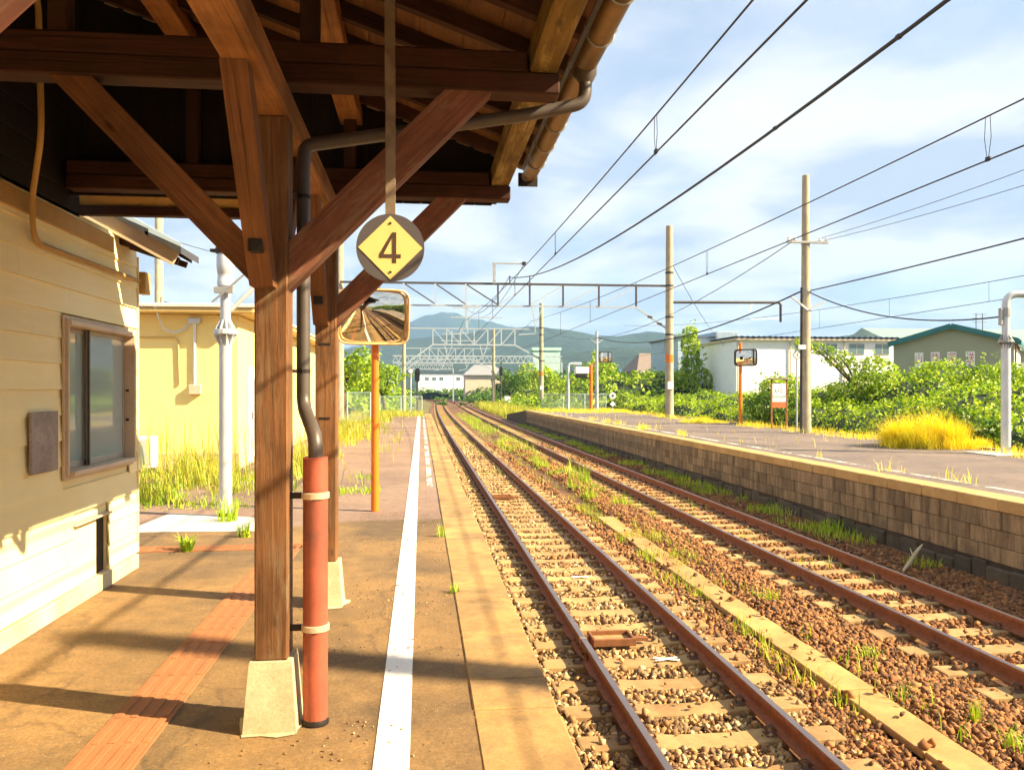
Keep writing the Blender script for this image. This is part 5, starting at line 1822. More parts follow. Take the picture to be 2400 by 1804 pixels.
build("side_wall", MB().box((GW + 0.003, 0.05, -1.05), (GW + 0.02, 12.9, 4.6)), M["wall_white"], wh, M=WR)
build("downpipe", MB().tube([(GW + 0.1, 0.1, -1), (GW + 0.1, 0.1, 4.6)], 0.07, 6), M["sign_frame"], wh, True, WR)
for ch, x in zip("山陸運送", (1.62, 2.62, 3.62, 4.72)):
    p_ = build("letter_panel", MB().cbox((x - 0.27, -0.03, 3.25), (x + 0.27, -0.002, 4.25), 0.005), M["label_w"], wh, M=WR)
    text("panel_lettering", ch, 0.62, M["sign_pink"], p_, WR @ Matrix.Translation((x, -0.034, 3.76)) @ FACE_CAM @ Matrix.Diagonal((0.8, 1.25, 1, 1)))
h2 = thing("teal_roofed_hall", "larger hall with faded teal roof rising behind the warehouse", "building", (53, 78, -1))
build("wall", MB().box((46.5, 73, -1.05), (64, 88, 5.6)), M["wall_grey"], h2)
build("roof", MB().add([(46, 72.4, 5.5), (64.5, 72.4, 5.5), (64.5, 80.5, 8.2), (46, 80.5, 8.2), (64.5, 88.6, 5.5), (46, 88.6, 5.5)], [(0, 1, 2, 3), (3, 2, 4, 5), (0, 3, 5), (1, 4, 2)]), M["teal_roof"], h2)
m = MB()
for x in (55.6, 56.3):
    m.tube([(x, 76, 6.5), (x, 76, 9.4)], 0.04, 5)
    for z in (8.5, 8.9, 9.3):
        m.bar((x - 0.4, 76, z), (x + 0.4, 76, z), 0.04, 0.04)
build("aerial", m, M["steel_dark"], h2)

bl = thing("pale_blue_building", "tall pale blue grey building behind the ivy covered pole", "building", (29.5, 86, -1))
build("wall", MB().box((26.6, 82, -1.05), (30.55, 92, 7.1)), M["wall_blue"], bl)
build("stair_tower", MB().box((30.56, 81.4, -1.05), (32.9, 91, 7.75)), M["wall_blue"], bl)
build("roof", MB().box((26.4, 81.8, 7.102), (30.54, 92.2, 7.25)), M["roof_dark"], bl)
for (a, b2) in ((27.2, 28.1), (28.7, 29.6)):
    win_far(bl, a, b2, 4.2, 5.9, 82)
m = MB()
for i in range(12):
    x = 30.7 + i * 0.19
    m.box((x, 81.36, -0.5), (x + 0.06, 81.398, 7.7))
build("wall_rib", m, M["wall_blue"], bl)

ho = thing("brown_roofed_house", "house with grey brown hipped roof left of the pale blue building", "house", (31.5, 107, -1))
build("wall", MB().box((28.6, 104, -1.05), (36, 112, 4.2)), M["wall_cream"], ho)
m = MB().add([(28.0, 103.4, 4.15), (36.6, 103.4, 4.15), (36.6, 112.6, 4.15), (28.0, 112.6, 4.15), (29.6, 108, 6.7), (36.6, 108, 6.7)],
             [(0, 1, 5, 4), (1, 2, 5), (2, 3, 4, 5), (3, 0, 4), (3, 2, 1, 0)])
build("roof", m, M["roof_brown"], ho)
build("eave", MB().box((28.2, 103.3, 3.85), (36.4, 103.38, 4.14)), M["wall_white"], ho)
win_far(ho, 33.0, 34.4, 2.0, 3.3, 104)
sh = thing("small_house", "low pale grey roofed shed below the brown roofed house", "house", (28.5, 98, -1))
build("wall", MB().box((25.6, 97, -1.05), (31.2, 101, 2.2)), M["wall_cream"], sh)
build("roof", MB().add([(25.2, 96.6, 2.1), (31.6, 96.6, 2.1), (31.6, 101.4, 2.1), (25.2, 101.4, 2.1), (27.5, 99, 3.1), (29.5, 99, 3.1)], [(0, 1, 5, 4), (1, 2, 5), (2, 3, 4, 5), (3, 0, 4), (3, 2, 1, 0)]), M["wall_white"], sh)

fw = thing("distant_white_building", "distant white building with dark windows beyond the curve of the tracks", "building", (8, 252, -1))
build("wall", MB().box((-1, 250, -1.05), (13.2, 262, 6.9)), M["wall_white"], fw)
build("roof", MB().box((-1.3, 249.7, 6.902), (13.5, 262.3, 7.3)), M["roof_dark"], fw)
for x in (1.2, 3.4, 5.6, 10.8):
    win_far(fw, x, x + 1.2, 4.7, 5.8, 250, 1)
mt_ = thing("mint_building", "distant mint green industrial building above the trees", "building", (34, 222, -1))
build("wall", MB().box((30.5, 220, -1.05), (38, 232, 12.6)), M["mint"], mt_)
build("roof", MB().box((30.2, 219.7, 12.602), (38.3, 232.3, 13.4)), M["mint"], mt_)
gh = thing("grey_house", "distant cream house with grey hipped roof beside the slim mast", "house", (16, 205, -1))
build("wall", MB().box((11, 203, -1.05), (21, 212, 5.5)), M["wall_cream"], gh)
build("roof", MB().add([(10.4, 202.4, 5.5), (21.6, 202.4, 5.5), (21.6, 212.6, 5.5), (10.4, 212.6, 5.5), (13.5, 207.5, 8.2), (18.5, 207.5, 8.2)], [(0, 1, 5, 4), (1, 2, 5), (2, 3, 4, 5), (3, 0, 4), (3, 2, 1, 0)]), M["galv_dull"], gh)
bu = thing("blue_roofed_house", "distant low house with bright blue roof among the bushes", "house", (27.5, 120, -1))
build("wall", MB().box((24.6, 118, -1.05), (29.5, 123, 4.4)), M["wall_cream"], bu)
build("roof", MB().add([(24.2, 117.6, 4.3), (30, 117.6, 4.3), (30, 123.4, 4.3), (24.2, 123.4, 4.3), (25.5, 120.5, 5.6), (28.7, 120.5, 5.6)], [(0, 1, 5, 4), (1, 2, 5), (2, 3, 4, 5), (3, 0, 4), (3, 2, 1, 0)]), m_plain("roof_blue", C(60, 120, 200), 0.5), bu)

# ------------------------------------------------------------------ hills
def m_hill():
    t = NT("forest_hill")
    p = t.coord("Position")
    n = t.noise(p, 0.03, 8, 0.7)
    c = t.ramp(n, [(0.3, C(26, 48, 40)), (0.7, C(50, 78, 58))])
    t.set(Base_Color=c, Roughness=0.95)
    t.bump(t.noise(p, 0.09, 6, 0.7), 1.0, 9.0)
    return t.m


M["hill"] = m_hill()


def px_to_x(px, d):
    return (px - 910) * d / 1762


def hill(name, label, d, sil, depth, rough):
    """ridge whose skyline passes the listed points; rises from the plain in front and falls behind"""
    n, rows = 150, 22
    xs_ = np.array([px_to_x(a, d) for a, _ in sil])
    zs_ = np.array([1.63 + (843 - b) * d / 1751 for _, b in sil])
    X = np.linspace(xs_[0], xs_[-1], n)
    Z = np.interp(X, xs_, zs_)
    V = np.zeros((rows, n, 3))
    for j in range(rows):
        t = -1 + 2 * j / (rows - 1)
        prof = max(0.0, 1 - abs(t) ** 1.3)
        for i in range(n):
            y0 = (d - X[i] * 0.1115) / 0.9938
            nz2 = fbm(X[i] / rough, t * depth / rough + d, 1.0, 5)
            V[j, i] = (X[i], y0 + t * depth, -2 + (Z[i] + 2) * prof * (1 + 0.10 * nz2 * (1 - prof * 0.6)) + fbm(X[i] / 30, t * depth / 30, 1.0, 4) * Z[i] * 0.025)
    F = [(j * n + i, j * n + i + 1, (j + 1) * n + i + 1, (j + 1) * n + i) for j in range(rows - 1) for i in range(n - 1)]
    tag(link(name, np_mesh(name, V.reshape(-1, 3), np.array(F), M["hill"], True)), label, None, None, "structure")


hill("far_hill", "far blue mountain ridge behind the gantries", 2700, [(300, 800), (600, 770), (780, 745), (850, 722), (890, 694), (925, 681), (965, 674), (990, 675), (1015, 684), (1060, 694), (1110, 708), (1200, 722), (1320, 735), (1500, 748), (1900, 770)], 600, 400)
hill("middle_hill", "wooded hills across the middle distance", 1350, [(200, 800), (500, 775), (760, 752), (860, 735), (940, 726), (1010, 720), (1080, 708), (1140, 704), (1190, 706), (1240, 716), (1290, 724), (1345, 722), (1400, 713), (1425, 713), (1450, 719), (1500, 722), (1560, 728), (1680, 734), (1800, 728), (1880, 718), (1920, 714), (1960, 716), (2010, 714), (2080, 722), (2300, 735), (2700, 770)], 380, 160)
hill("near_hill", "dark green wooded slope in front of the hills", 820, [(600, 838), (850, 790), (950, 778), (1100, 772), (1250, 760), (1330, 748), (1400, 752), (1500, 748), (1620, 760), (1800, 770), (2100, 790), (2500, 838)], 200, 90)


# ------------------------------------------------------------------ plants
def heightfield_plants(name, label, xr, yr, hf, dens, leaf, mat, core_drop=0.22, kind="stuff", res=1.0):
    area = (xr[1] - xr[0]) * (yr[1] - yr[0])
    n = int(area * dens)
    x = RNG.uniform(*xr, n)
    y = RNG.uniform(*yr, n)
    h = np.array([hf(a, b) for a, b in zip(x, y)])
    e = 0.15
    hx = np.array([hf(a + e, b) for a, b in zip(x, y)])
    hy = np.array([hf(a, b + e) for a, b in zip(x, y)])
    ok = h > -0.9
    N = unit(np.stack([-(hx - h) / e, -(hy - h) / e, np.ones(n)], 1))
    # steep faces need more leaves: keep a point with probability by slope
    P = np.stack([x, y, h], 1) + N * RNG.uniform(-0.6, 0.25, (n, 1)) * leaf * 2.2 + RNG.normal(size=(n, 3)) * leaf * 0.4
    N2 = unit(N + RNG.normal(size=(n, 3)) * 0.55)
    S = RNG.uniform(0.4, 1.5, n) * leaf
    P, N2, S = P[ok], N2[ok], S[ok]
    # steep places: duplicate down the face
    st = (N[ok][:, 2] < 0.75)
    Pd = P[st] + np.stack([RNG.normal(size=st.sum()) * 0.1, RNG.normal(size=st.sum()) * 0.2, RNG.uniform(-0.5, 0.0, st.sum())], 1)
    V1, F1 = leaf_geo(np.concatenate([P, Pd]), np.concatenate([N2, N2[st]]), np.concatenate([S, S[st]]))
    o = tag(link(name, np_mesh(name, V1, F1, mat)), label, None, None, kind)
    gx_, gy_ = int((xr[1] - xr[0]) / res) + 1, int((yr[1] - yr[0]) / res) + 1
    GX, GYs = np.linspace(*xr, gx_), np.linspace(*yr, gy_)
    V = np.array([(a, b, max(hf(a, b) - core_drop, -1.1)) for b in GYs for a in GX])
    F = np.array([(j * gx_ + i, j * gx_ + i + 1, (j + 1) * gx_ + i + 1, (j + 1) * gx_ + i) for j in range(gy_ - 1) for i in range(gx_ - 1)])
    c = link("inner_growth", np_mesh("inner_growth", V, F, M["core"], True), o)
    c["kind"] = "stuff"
    return o


def smooth(a, b, x):
    t = min(1, max(0, (x - a) / (b - a)))
    return t * t * (3 - 2 * t)


def h_near(x, y):
    edge = 14.35 + 0.35 * fbm(3, y, 0.5, 3)
    r = smooth(edge, edge + 1.1, x)
    r2 = smooth(edge + 0.8, edge + 7, x)
    far_k = 1 - 0.75 * smooth(33, 41, y)
    return -0.6 + 1.2 * r + 1.25 * r2 * far_k + (0.42 * fbm(x, y, 0.9, 4) + 0.5 * fbm(x + 9, y, 0.25, 3)) * (0.3 + r)


def h_mid(x, y):
    e = 9.2 + curve_x(y) + 1.0 * fbm(7, y, 0.12, 3)
    if y < 66:
        e = max(e, 14.4)
    r = smooth(e, e + 2.2, x)
    r2 = smooth(e + 2, e + 11, x)
    r, r2 = r * smooth(62, 68, y), r2 * smooth(64, 80, y)
    return -1.0 + 1.0 * r + 3.0 * r2 + (0.5 * fbm(x, y, 0.45, 3) + 0.8 * fbm(x, y + 5, 0.15, 3)) * (0.2 + r)


def h_far(x, y):
    e = 9.0 + curve_x(y) + 1.5 * fbm(7, y, 0.08, 3)
    r = smooth(e, e + 3, x)
    r2 = smooth(e + 2, e + 16, x)
    return -1.0 + 1.6 * r + 3.2 * r2 + (0.8 * fbm(x, y, 0.3, 3) + 1.2 * fbm(x, y + 5, 0.1, 3)) * (0.2 + r)


def h_left(x, y):
    e = -2.6 + min(curve_x(y), 2) - 1.0 * fbm(2, y, 0.1, 3)
    r = smooth(-e, -e + 2.5, -x)
    r2 = smooth(-e + 2, -e + 10, -x)
    return -1.0 + 1.6 * r + 2.6 * r2 + (0.7 * fbm(x, y, 0.3, 3) + 1.0 * fbm(x, y + 5, 0.1, 3)) * (0.2 + r)


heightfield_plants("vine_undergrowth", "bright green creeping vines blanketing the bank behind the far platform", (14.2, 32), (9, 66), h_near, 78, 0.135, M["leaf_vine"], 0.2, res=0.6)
heightfield_plants("rear_undergrowth", "green undergrowth behind the far platform, back along the line", (14.4, 24), (-60, 9), lambda x, y: h_near(x, y) + 1.2 * smooth(15, 19, x), 7, 0.34, M["leaf_vine"], 0.3)
heightfield_plants("bank_undergrowth", "green undergrowth on the bank right of the receding tracks", (9, 42), (62, 132), h_mid, 11, 0.36, M["leaf_vine"], 0.35)
heightfield_plants("distant_undergrowth", "distant green undergrowth right of the curving tracks", (3, 64), (130, 250), h_far, 3.0, 0.75, M["leaf_dark"], 0.6, res=2)
heightfield_plants("left_undergrowth", "green undergrowth left of the distant tracks", (-40, -1), (62, 240), h_left, 2.6, 0.7, M["leaf_tree"], 0.6, res=2)
heightfield_plants("line_end_undergrowth", "low green scrub where the tracks curve out of sight", (-30, 20), (236, 250), lambda x, y: 1.2 + 1.2 * fbm(x, y, 0.2, 3), 4, 0.7, M["leaf_dark"], 0.6, res=2)


def blob_points(blobs, dens, jitter, up_bias=0.0):
    Ps, Ns = [], []
    for (cx, cy, cz, rx, ry, rz) in blobs:
        area = 4 * math.pi * ((rx * ry) ** 1.6 / 3 + (rx * rz) ** 1.6 / 3 + (ry * rz) ** 1.6 / 3) ** (1 / 1.6)
        n = max(30, int(area * dens))
        u = unit(RNG.normal(size=(n, 3)))
        k = np.array([1 + 0.22 * noise.fractal(Vector((a * 2.1 + cx, b * 2.1 + cy, c * 2.1)), 1, 2, 3) for a, b, c in u])
        depth = 1 - np.abs(RNG.normal(size=n)) * jitter
        p = u * np.array([rx, ry, rz]) * (k * depth)[:, None] + np.array([cx, cy, cz])
        Ps.append(p)
        Ns.append(unit(u / np.array([rx, ry, rz]) + np.array([0, 0, up_bias])))
    P, N = np.concatenate(Ps), np.concatenate(Ns)
    keep = np.ones(len(P), bool)
    for (cx, cy, cz, rx, ry, rz) in blobs:
        q = ((P - np.array([cx, cy, cz])) / np.array([rx, ry, rz]))
        keep &= (q * q).sum(1) > 0.45
    return P[keep], N[keep]


def plant(name, label, cat, blobs, dens, leaf, mat, base, trunk_r, group, limbs=True, jitter=0.24, crown="foliage"):
    t = thing(name, label, cat, base, group)
    P, N = blob_points(blobs, dens, jitter, 0.25)
    N = unit(N + RNG.normal(size=N.shape) * 0.6)
    q = RNG.integers(0, len(P), max(6, len(P) // 60))              # stray sprigs beyond the outline
    k = 7
    st = (P[q][:, None, :] + N[q][:, None, :] * np.linspace(0, 3.2 * leaf, k)[None, :, None] + RNG.normal(size=(len(q), k, 3)) * leaf * 0.3).reshape(-1, 3)
    P = np.concatenate([P, st])
    N = np.concatenate([N, unit(np.repeat(N[q], k, 0) + RNG.normal(size=(len(st), 3)) * 0.8)])
    V, F = leaf_geo(P, N, RNG.uniform(0.45, 1.4, len(P)) * leaf)
    o = link(crown, np_mesh(crown, V, F, mat), t)
    m = MB()
    b = Vector(base)
    zs = [bb[2] for bb in blobs]
    top = Vector((sum(bb[0] for bb in blobs) / len(blobs), sum(bb[1] for bb in blobs) / len(blobs), sum(zs) / len(zs)))
    mid = b.lerp(top, 0.5) + Vector((random.uniform(-0.1, 0.1), random.uniform(-0.1, 0.1), 0))
    m.tube([b - Vector((0, 0, 0.1)), mid, top], [trunk_r, trunk_r * 0.8, trunk_r * 0.45], 8)
    if limbs:
        for (cx, cy, cz, rx, ry, rz) in blobs:
            e = Vector((cx, cy, cz + rz * 0.3))
            s = b.lerp(top, random.uniform(0.35, 0.8))
            m.tube([s, s.lerp(e, 0.55) + Vector((0, 0, 0.15)), e], [trunk_r * 0.5, trunk_r * 0.35, trunk_r * 0.15], 6)
    build("trunk", m, M["bark"], t, True)
    return t


def blobs_around(cx, cy, cz, R, H, n, r0, r1, seed):
    q = random.Random(seed)
    out = []
    for i in range(n):
        a = q.uniform(0, 2 * math.pi)
        d = R * math.sqrt(q.random()) * 0.8
        r = q.uniform(r0, r1)
        out.append((cx + d * math.cos(a), cy + d * math.sin(a), cz + q.uniform(-0.5, 0.5) * H, r, r, r * q.uniform(0.7, 0.95)))
    return out


# shrubs that stand out of the vine blanket
plant("vine_shrub", "vine covered shrub with a branch reaching left before the white building", "shrub",
      blobs_around(19.2, 33, 1.9, 1.5, 1.2, 7, 0.6, 1.0, 1) + [(18.0, 33.3, 3.0, 0.7, 0.5, 0.4), (17.2, 33.5, 3.45, 0.6, 0.4, 0.28), (16.5, 33.6, 3.75, 0.4, 0.3, 0.18)], 108, 0.136, M["leaf_vine"], (19.2, 33, 0), 0.12, "shrubs behind the far platform")
plant("vine_shrub", "dark round shrub between the orange mirror pole and the name sign", "shrub",
      blobs_around(14.9, 34.2, 1.0, 0.9, 0.8, 6, 0.5, 0.85, 2), 116, 0.128, M["leaf_dark"], (14.9, 34.2, -0.5), 0.08, "shrubs behind the far platform")
plant("vine_shrub", "leafy mound rising behind the station name sign", "shrub",
      blobs_around(16.4, 36, 1.55, 1.0, 0.9, 6, 0.5, 0.9, 3), 101, 0.136, M["leaf_vine"], (16.4, 36, -0.4), 0.08, "shrubs behind the far platform")
plant("vine_shrub", "bushy mound below the left pink lettered panel", "shrub",
      blobs_around(22.2, 31.5, 1.75, 1.6, 1.0, 7, 0.6, 1.0, 4), 101, 0.136, M["leaf_vine"], (22.2, 31.5, 0), 0.1, "shrubs behind the far platform")
plant("vine_shrub", "bushy mound below the right pink lettered panel", "shrub",
      blobs_around(21.6, 27.6, 1.5, 1.3, 0.9, 6, 0.5, 0.9, 5), 101, 0.136, M["leaf_vine"], (21.6, 27.6, 0), 0.1, "shrubs behind the far platform")
plant("vine_shrub", "low dark shrub at the platform kerb below the vines", "shrub",
      blobs_around(14.8, 21.0, 0.55, 1.0, 0.5, 6, 0.4, 0.65, 6), 90, 0.14, M["leaf_dark"], (14.8, 21, -0.5), 0.06, "shrubs behind the far platform")
plant("vine_shrub", "dark shrub right of the bent steel pole", "shrub",
      blobs_around(15.2, 16.2, 0.7, 1.0, 0.6, 6, 0.45, 0.7, 7), 90, 0.14, M["leaf_dark"], (15.2, 16.2, -0.5), 0.06, "shrubs behind the far platform")
# ivy pole with its overgrown guy wire
ivb = [(24.9 + 0.1 * math.sin(i), 73, 0.4 + i * 0.55, 0.95 - 0.015 * i + 0.2 * math.sin(i * 2.1), 0.9, 0.6) for i in range(13)]
ivb += [(25.3 + i * 0.42, 73, 4.4 - i * 0.55, 0.5, 0.5, 0.5) for i in range(9)]
ivb += blobs_around(23.9, 72.6, 2.2, 0.9, 1.6, 5, 0.6, 0.9, 8)
plant("ivy_pole", "tall pole smothered in ivy with overgrown guy wire before the pale blue building", "ivy column", ivb, 40, 0.26, M["leaf_vine"], (24.9, 73, -1), 0.15, None, False)
# trees and bushes along the right bank in the distance
rt = random.Random(21)
for k, (x, y, z, R, n) in enumerate(((19.5, 90, 3.0, 2.4, 8), (23.5, 101, 3.2, 2.6, 8), (15.8, 104, 2.8, 2.4, 8), (13.6, 121, 3.0, 2.6, 8), (18.5, 128, 3.6, 2.8, 8), (25.2, 113, 4.0, 1.9, 6))):
    lab = ["bright rounded bush in the bank behind the V bracket pole", "leafy bush below the brown roofed house on the bank", "dark bush right of the middle distance mast", "dark tree beside the slim mast and signal", "broad tree above the bank near the lattice girder", "small round tree beside the blue roofed house"][k]
    plant("bank_tree", lab, "tree", blobs_around(x, y, z, R, R * 0.9, n, R * 0.35, R * 0.6, 30 + k), 9, 0.42, M["leaf_dark"] if k % 2 else M["leaf_vine"], (x, y, -0.5), 0.15, "trees on the bank")
# trees on the left behind the mirror
for k, (x, y, z, R, n, lab) in enumerate(((-4.6, 50, 2.9, 1.7, 9, "leafy green tree behind the orange mirror pole"), (-2.6, 60.5, 2.6, 1.6, 8, "bright bushy tree behind the near platform's end fence"), (-8.0, 47, 3.1, 2.2, 9, "green tree behind the second canopy post"), (-9, 62, 3.5, 3.0, 9, "broad tree left of the line beyond the annexe"))):
    plant("platform_tree", lab, "tree", blobs_around(x, y, z, R, R * 1.0, n, R * 0.38, R * 0.62, 50 + k), 26, 0.26, M["leaf_tree"], (x, y, -0.1), 0.14, "trees by the near platform")


# ------------------------------------------------------------------ grasses
def grass(name, label, P, h0, h1, w, mat, lean=0.45, kind="stuff", parent=None):
    n = len(P)
    V, F = blade_geo(P, RNG.uniform(h0, h1, n), np.full(n, w) * RNG.uniform(0.7, 1.3, n), lean)
    return tag(link(name, np_mesh(name, V, F, mat), parent), label, None, None, kind)


def scatter(xr, yr, n, z, mask=None, curved=False):
    x = RNG.uniform(*xr, n)
    y = RNG.uniform(*yr, n)
    if mask is not None:
        k = np.array([mask(a, b) for a, b in zip(x, y)])
        x, y = x[k], y[k]
    if curved:
        x = x + np.array([curve_x(b) for b in y])
    return np.stack([x, y, np.full(len(x), z)], 1)


gm = lambda s, th: (lambda a, b: fbm(a, b, s, 3) > th)
def patch_grass(name, label, P, hmax, w, mat, s=0.9, lean=0.5):
    k = np.array([fbm(a, b, s, 4) for a, b in P[:, :2]])
    keep = k > -0.08
    P, k = P[keep], np.clip(k[keep] * 2.2, 0.12, 1.0)
    V, F = blade_geo(P, hmax * k * RNG.uniform(0.35, 1.1, len(P)), np.full(len(P), w) * RNG.uniform(0.6, 1.3, len(P)), lean)
    return tag(link(name, np_mesh(name, V, F, mat)), label, None, None, "stuff")


patch_grass("track_grass", "green grass growing in patches between the two tracks", np.concatenate([
    scatter((3.9, 4.8), (17, 34), 4200, -1.0), scatter((3.5, 4.85), (34, 85), 6500, -1.0, None, True)]), 0.62, 0.013, M["grass"], 0.75)
patch_grass("dry_track_grass", "short yellowish grass between the tracks", np.concatenate([
    scatter((3.3, 4.9), (13, 40), 5000, -1.0), scatter((3.4, 4.2), (11.5, 18), 2200, -1.0), scatter((3.25, 3.6), (5, 12), 500, -1.0), scatter((3.2, 5.0), (40, 90), 4000, -1.0, None, True)]), 0.26, 0.011, M["grass_mix"], 1.1, 0.8)
grass("track_weed_grass", "thin weeds among the rails and sleepers", np.concatenate([
    scatter((5.3, 6.2), (10, 60), 1500, -0.97, gm(0.8, 0.28)), scatter((1.75, 2.6), (24, 90), 1800, -0.97, gm(0.6, 0.12), True),
    scatter((0.74, 0.95), (3.5, 40), 1500, -0.97, gm(1.1, 0.12)), scatter((3.35, 3.56), (6, 16), 420, -0.96, gm(1.0, 0.1)), scatter((3.88, 4.2), (4, 16), 500, -0.96, gm(1.3, 0.25))]), 0.06, 0.22, 0.010, M["grass"])
grass("wall_foot_grass", "low green grass along the foot of the far platform wall", np.concatenate([
    scatter((6.95, 7.75), (12, 60), 9000, -0.97, gm(0.55, 0.05))]), 0.06, 0.22, 0.014, M["grass"])
grass("bank_grass", "tall yellow green grass on the verge beyond the far platform", np.concatenate([
    scatter((8.6, 11.5), (61, 120), 7000, -1.0, None, True), scatter((7.6, 9.0), (74, 130), 3000, -1.0, None, True)]), 0.5, 1.4, 0.04, M["grass_mix"])
grass("platform_edge_grass", "dry straw coloured grass tufts along the far platform edges", np.concatenate([
    scatter((8.3, 8.75), (9, 40), 2600, FZ, gm(0.9, 0.22)), scatter((13.0, 14.3), (14, 60), 7000, FZ, gm(0.5, 0.02)), scatter((8.3, 14), (52, 60), 4200, FZ, gm(0.5, -0.1)), scatter((8.5, 13.5), (18, 52), 900, FZ, gm(0.6, 0.3))]), 0.06, 0.32, 0.012, M["grass_yellow"], 0.7)
patch_grass("annexe_grass", "tall yellow green grass in front of the yellow annexe", np.concatenate([
    scatter((-7, -2.9), (12.0, 17.0), 4600, 0.0), scatter((-3.4, -1.9), (12.5, 30), 3000, 0.0)]), 0.85, 0.014, M["grass_mix"], 0.8, 0.75)
patch_grass("low_annexe_grass", "short green weeds on the ground before the annexe", np.concatenate([
    scatter((-6, -1.9), (11.4, 16.5), 4200, 0.0)]), 0.3, 0.014, M["grass"], 1.3, 0.9)
grass("tall_stem_grass", "few very tall thin grass stems before the yellow wall", scatter((-6, -3.1), (15, 16.8), 70, 0.0), 0.9, 1.5, 0.02, M["grass_mix"], 0.25)
grass("verge_grass", "yellow green grass along the inner side of the near platform", np.concatenate([
    scatter((-4.5, -1.6), (26, 57), 7000, 0.0, gm(0.4, -0.05)), scatter((-1.8, -0.5), (14, 57), 900, 0.0, gm(0.8, 0.3)), scatter((-2.8, 0.2), (50, 57), 1500, 0.0)]), 0.1, 0.5, 0.018, M["grass_mix"], 0.5)


def tuft(x, y, z, n, r, h0, h1, w, mat, label, lean=0.8, cat="weed", name="weed_tuft", group="weed tufts"):
    a = RNG.uniform(0, 2 * np.pi, n)
    d = r * np.sqrt(RNG.random(n))
    P = np.stack([x + d * np.cos(a), y + d * np.sin(a), np.full(n, z)], 1)
    V, F = blade_geo(P, RNG.uniform(h0, h1, n), np.full(n, w), lean)
    return tag(link(name, np_mesh(name, V, F, mat)), label, cat, group)


tuft(-2.36, 8.55, 0.0, 46, 0.05, 0.10, 0.24, 0.02, M["grass"], "green spiky weed at the corner of the station building", 1.1)
tuft(-1.95, 9.3, 0.0, 40, 0.06, 0.08, 0.22, 0.018, M["grass"], "small weed between the tactile strip and white pad", 1.0)
tuft(-2.4, 10.45, 0.0, 60, 0.12, 0.12, 0.38, 0.014, M["grass"], "leafy weed growing at the foot of the white steel pole", 0.8)
tuft(4.25, 5.35, -0.97, 55, 0.10, 0.10, 0.26, 0.010, M["grass"], "bright weed between the tracks near the bottom right corner", 0.9)
tuft(4.28, 5.85, -0.97, 22, 0.04, 0.14, 0.30, 0.010, M["grass"], "slender upright weed beside the bright one between the tracks", 0.4)
tuft(4.3, 7.4, -0.96, 40, 0.10, 0.08, 0.2, 0.009, M["grass"], "small weed on ballast right of the trough, nearer", 1.0)
tuft(4.25, 9.6, -0.96, 50, 0.14, 0.08, 0.22, 0.009, M["grass"], "small weed on ballast right of the trough, farther", 1.0)
tuft(0.27, 6.55, 0.0, 26, 0.04, 0.05, 0.12, 0.007, M["grass"], "tiny weed in the joint of the platform coping", 1.0)
tuft(0.22, 9.1, 0.0, 30, 0.05, 0.06, 0.18, 0.008, M["grass"], "little weed beside the white line on the platform", 0.6)
grass("flat_weed_grass", "flat green weed patches left of the orange mirror pole", np.concatenate([scatter((-1.35, -0.65), (12.8, 13.5), 220, 0.0, gm(2.0, -0.1)), scatter((-1.2, -0.8), (15, 15.6), 120, 0.0, gm(2.0, -0.1))]), 0.04, 0.15, 0.012, M["grass"], 1.0)
tuft(7.35, 11.2, -0.95, 70, 0.25, 0.08, 0.22, 0.010, M["grass"], "green weed at the wall foot near the driftwood stick", 0.9)
tuft(7.5, 14.2, -0.95, 60, 0.2, 0.1, 0.3, 0.02, M["grass"], "broad leaved weed at the wall foot beyond the stick", 0.9)

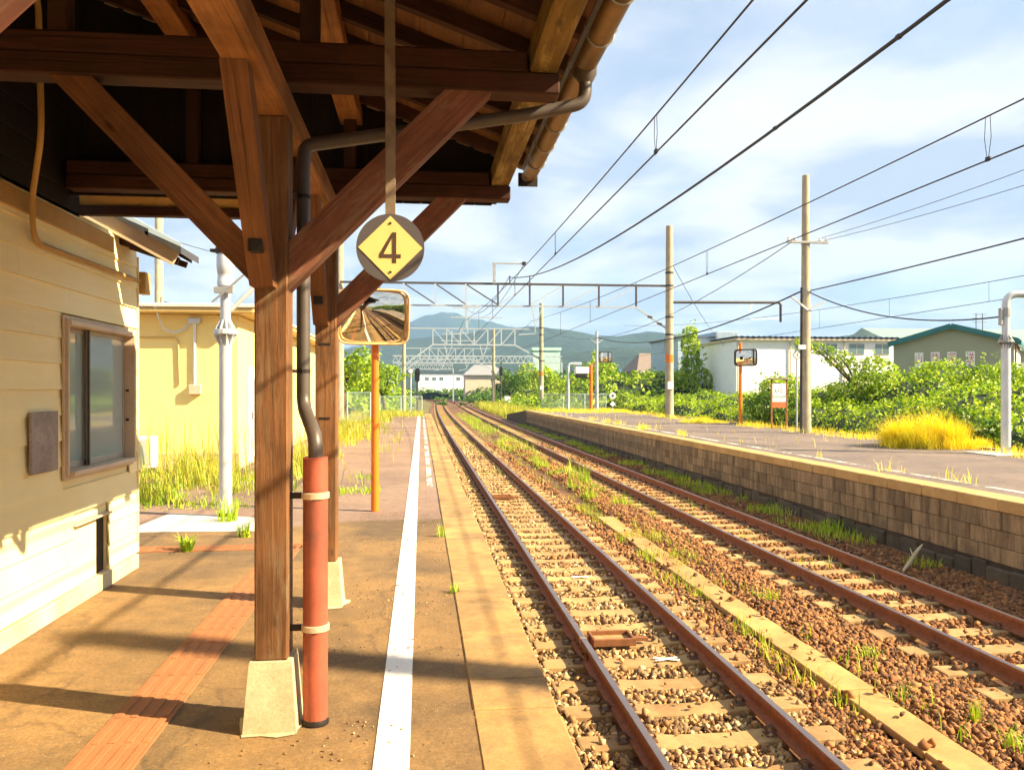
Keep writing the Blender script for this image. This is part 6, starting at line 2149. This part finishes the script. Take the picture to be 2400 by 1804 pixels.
# feathery straw clump on the far platform
def clump(x, y, rx, ry, h, n, label):
    q = random.Random(int(x * 10))
    Ps, Hs = [], []
    k = 44
    for i in range(k):
        a, d = q.uniform(0, 2 * math.pi), math.sqrt(q.random())
        cx, cy = d * math.cos(a) * rx, d * math.sin(a) * ry
        hh = h * (1.05 - 0.75 * d * d) * q.uniform(0.6, 1.1) * (0.75 if cx > 0.3 * rx else 1.0)
        m_ = n // k
        r = RNG.normal(size=(m_, 2)) * 0.11
        Ps.append(np.stack([x + cx + r[:, 0], y + cy + r[:, 1], np.full(m_, FZ)], 1))
        Hs.append(hh * RNG.uniform(0.35, 1.1, m_))
    V, F = blade_geo(np.concatenate(Ps), np.concatenate(Hs), np.full(m_ * k, 0.009), 1.15)
    return tag(link("straw_grass_clump", np_mesh("straw_grass_clump", V, F, M["grass_yellow"])), label, "grass clump", "straw grass clumps")


clump(13.3, 20.0, 1.4, 1.0, 1.3, 11000, "large feathery yellow grass clump beside the bent steel pole")
clump(12.9, 36.2, 1.1, 1.1, 0.42, 2200, "smaller yellow grass clump left of the orange mirror pole")

# driftwood stick by the wall
t = thing("driftwood_stick", "bleached broken stick leaning by the foot of the far platform wall", "stick", (7.3, 11.3, -0.95))
build("stick_shaft", MB().tube([(6.85, 10.9, -0.95), (7.1, 11.15, -0.9), (7.45, 11.5, -0.80), (7.62, 11.62, -0.72)], [0.02, 0.03, 0.028, 0.012], 7), M["base"], t, True)
build("side_twig", MB().tube([(7.3, 11.35, -0.85), (7.5, 11.75, -0.8)], [0.014, 0.006], 5), M["base"], t, True)

# ------------------------------------------------------------------ haze
hz = bpy.data.materials.new("haze_air")
hz.use_nodes = True
hn, hl = hz.node_tree.nodes, hz.node_tree.links
hn.clear()
ho_ = hn.new("ShaderNodeOutputMaterial")
pv = hn.new("ShaderNodeVolumePrincipled")
pv.inputs["Color"].default_value = (0.34, 0.59, 1.0, 1)
pv.inputs["Density"].default_value = 0.00023
pv.inputs["Anisotropy"].default_value = 0.0
hl.new(pv.outputs[0], ho_.inputs["Volume"])
tag(build("haze", MB().box((-3200, -300, -3.2), (4600, 3700, 330)), hz), "pale blue distance haze", None, None, "stuff")
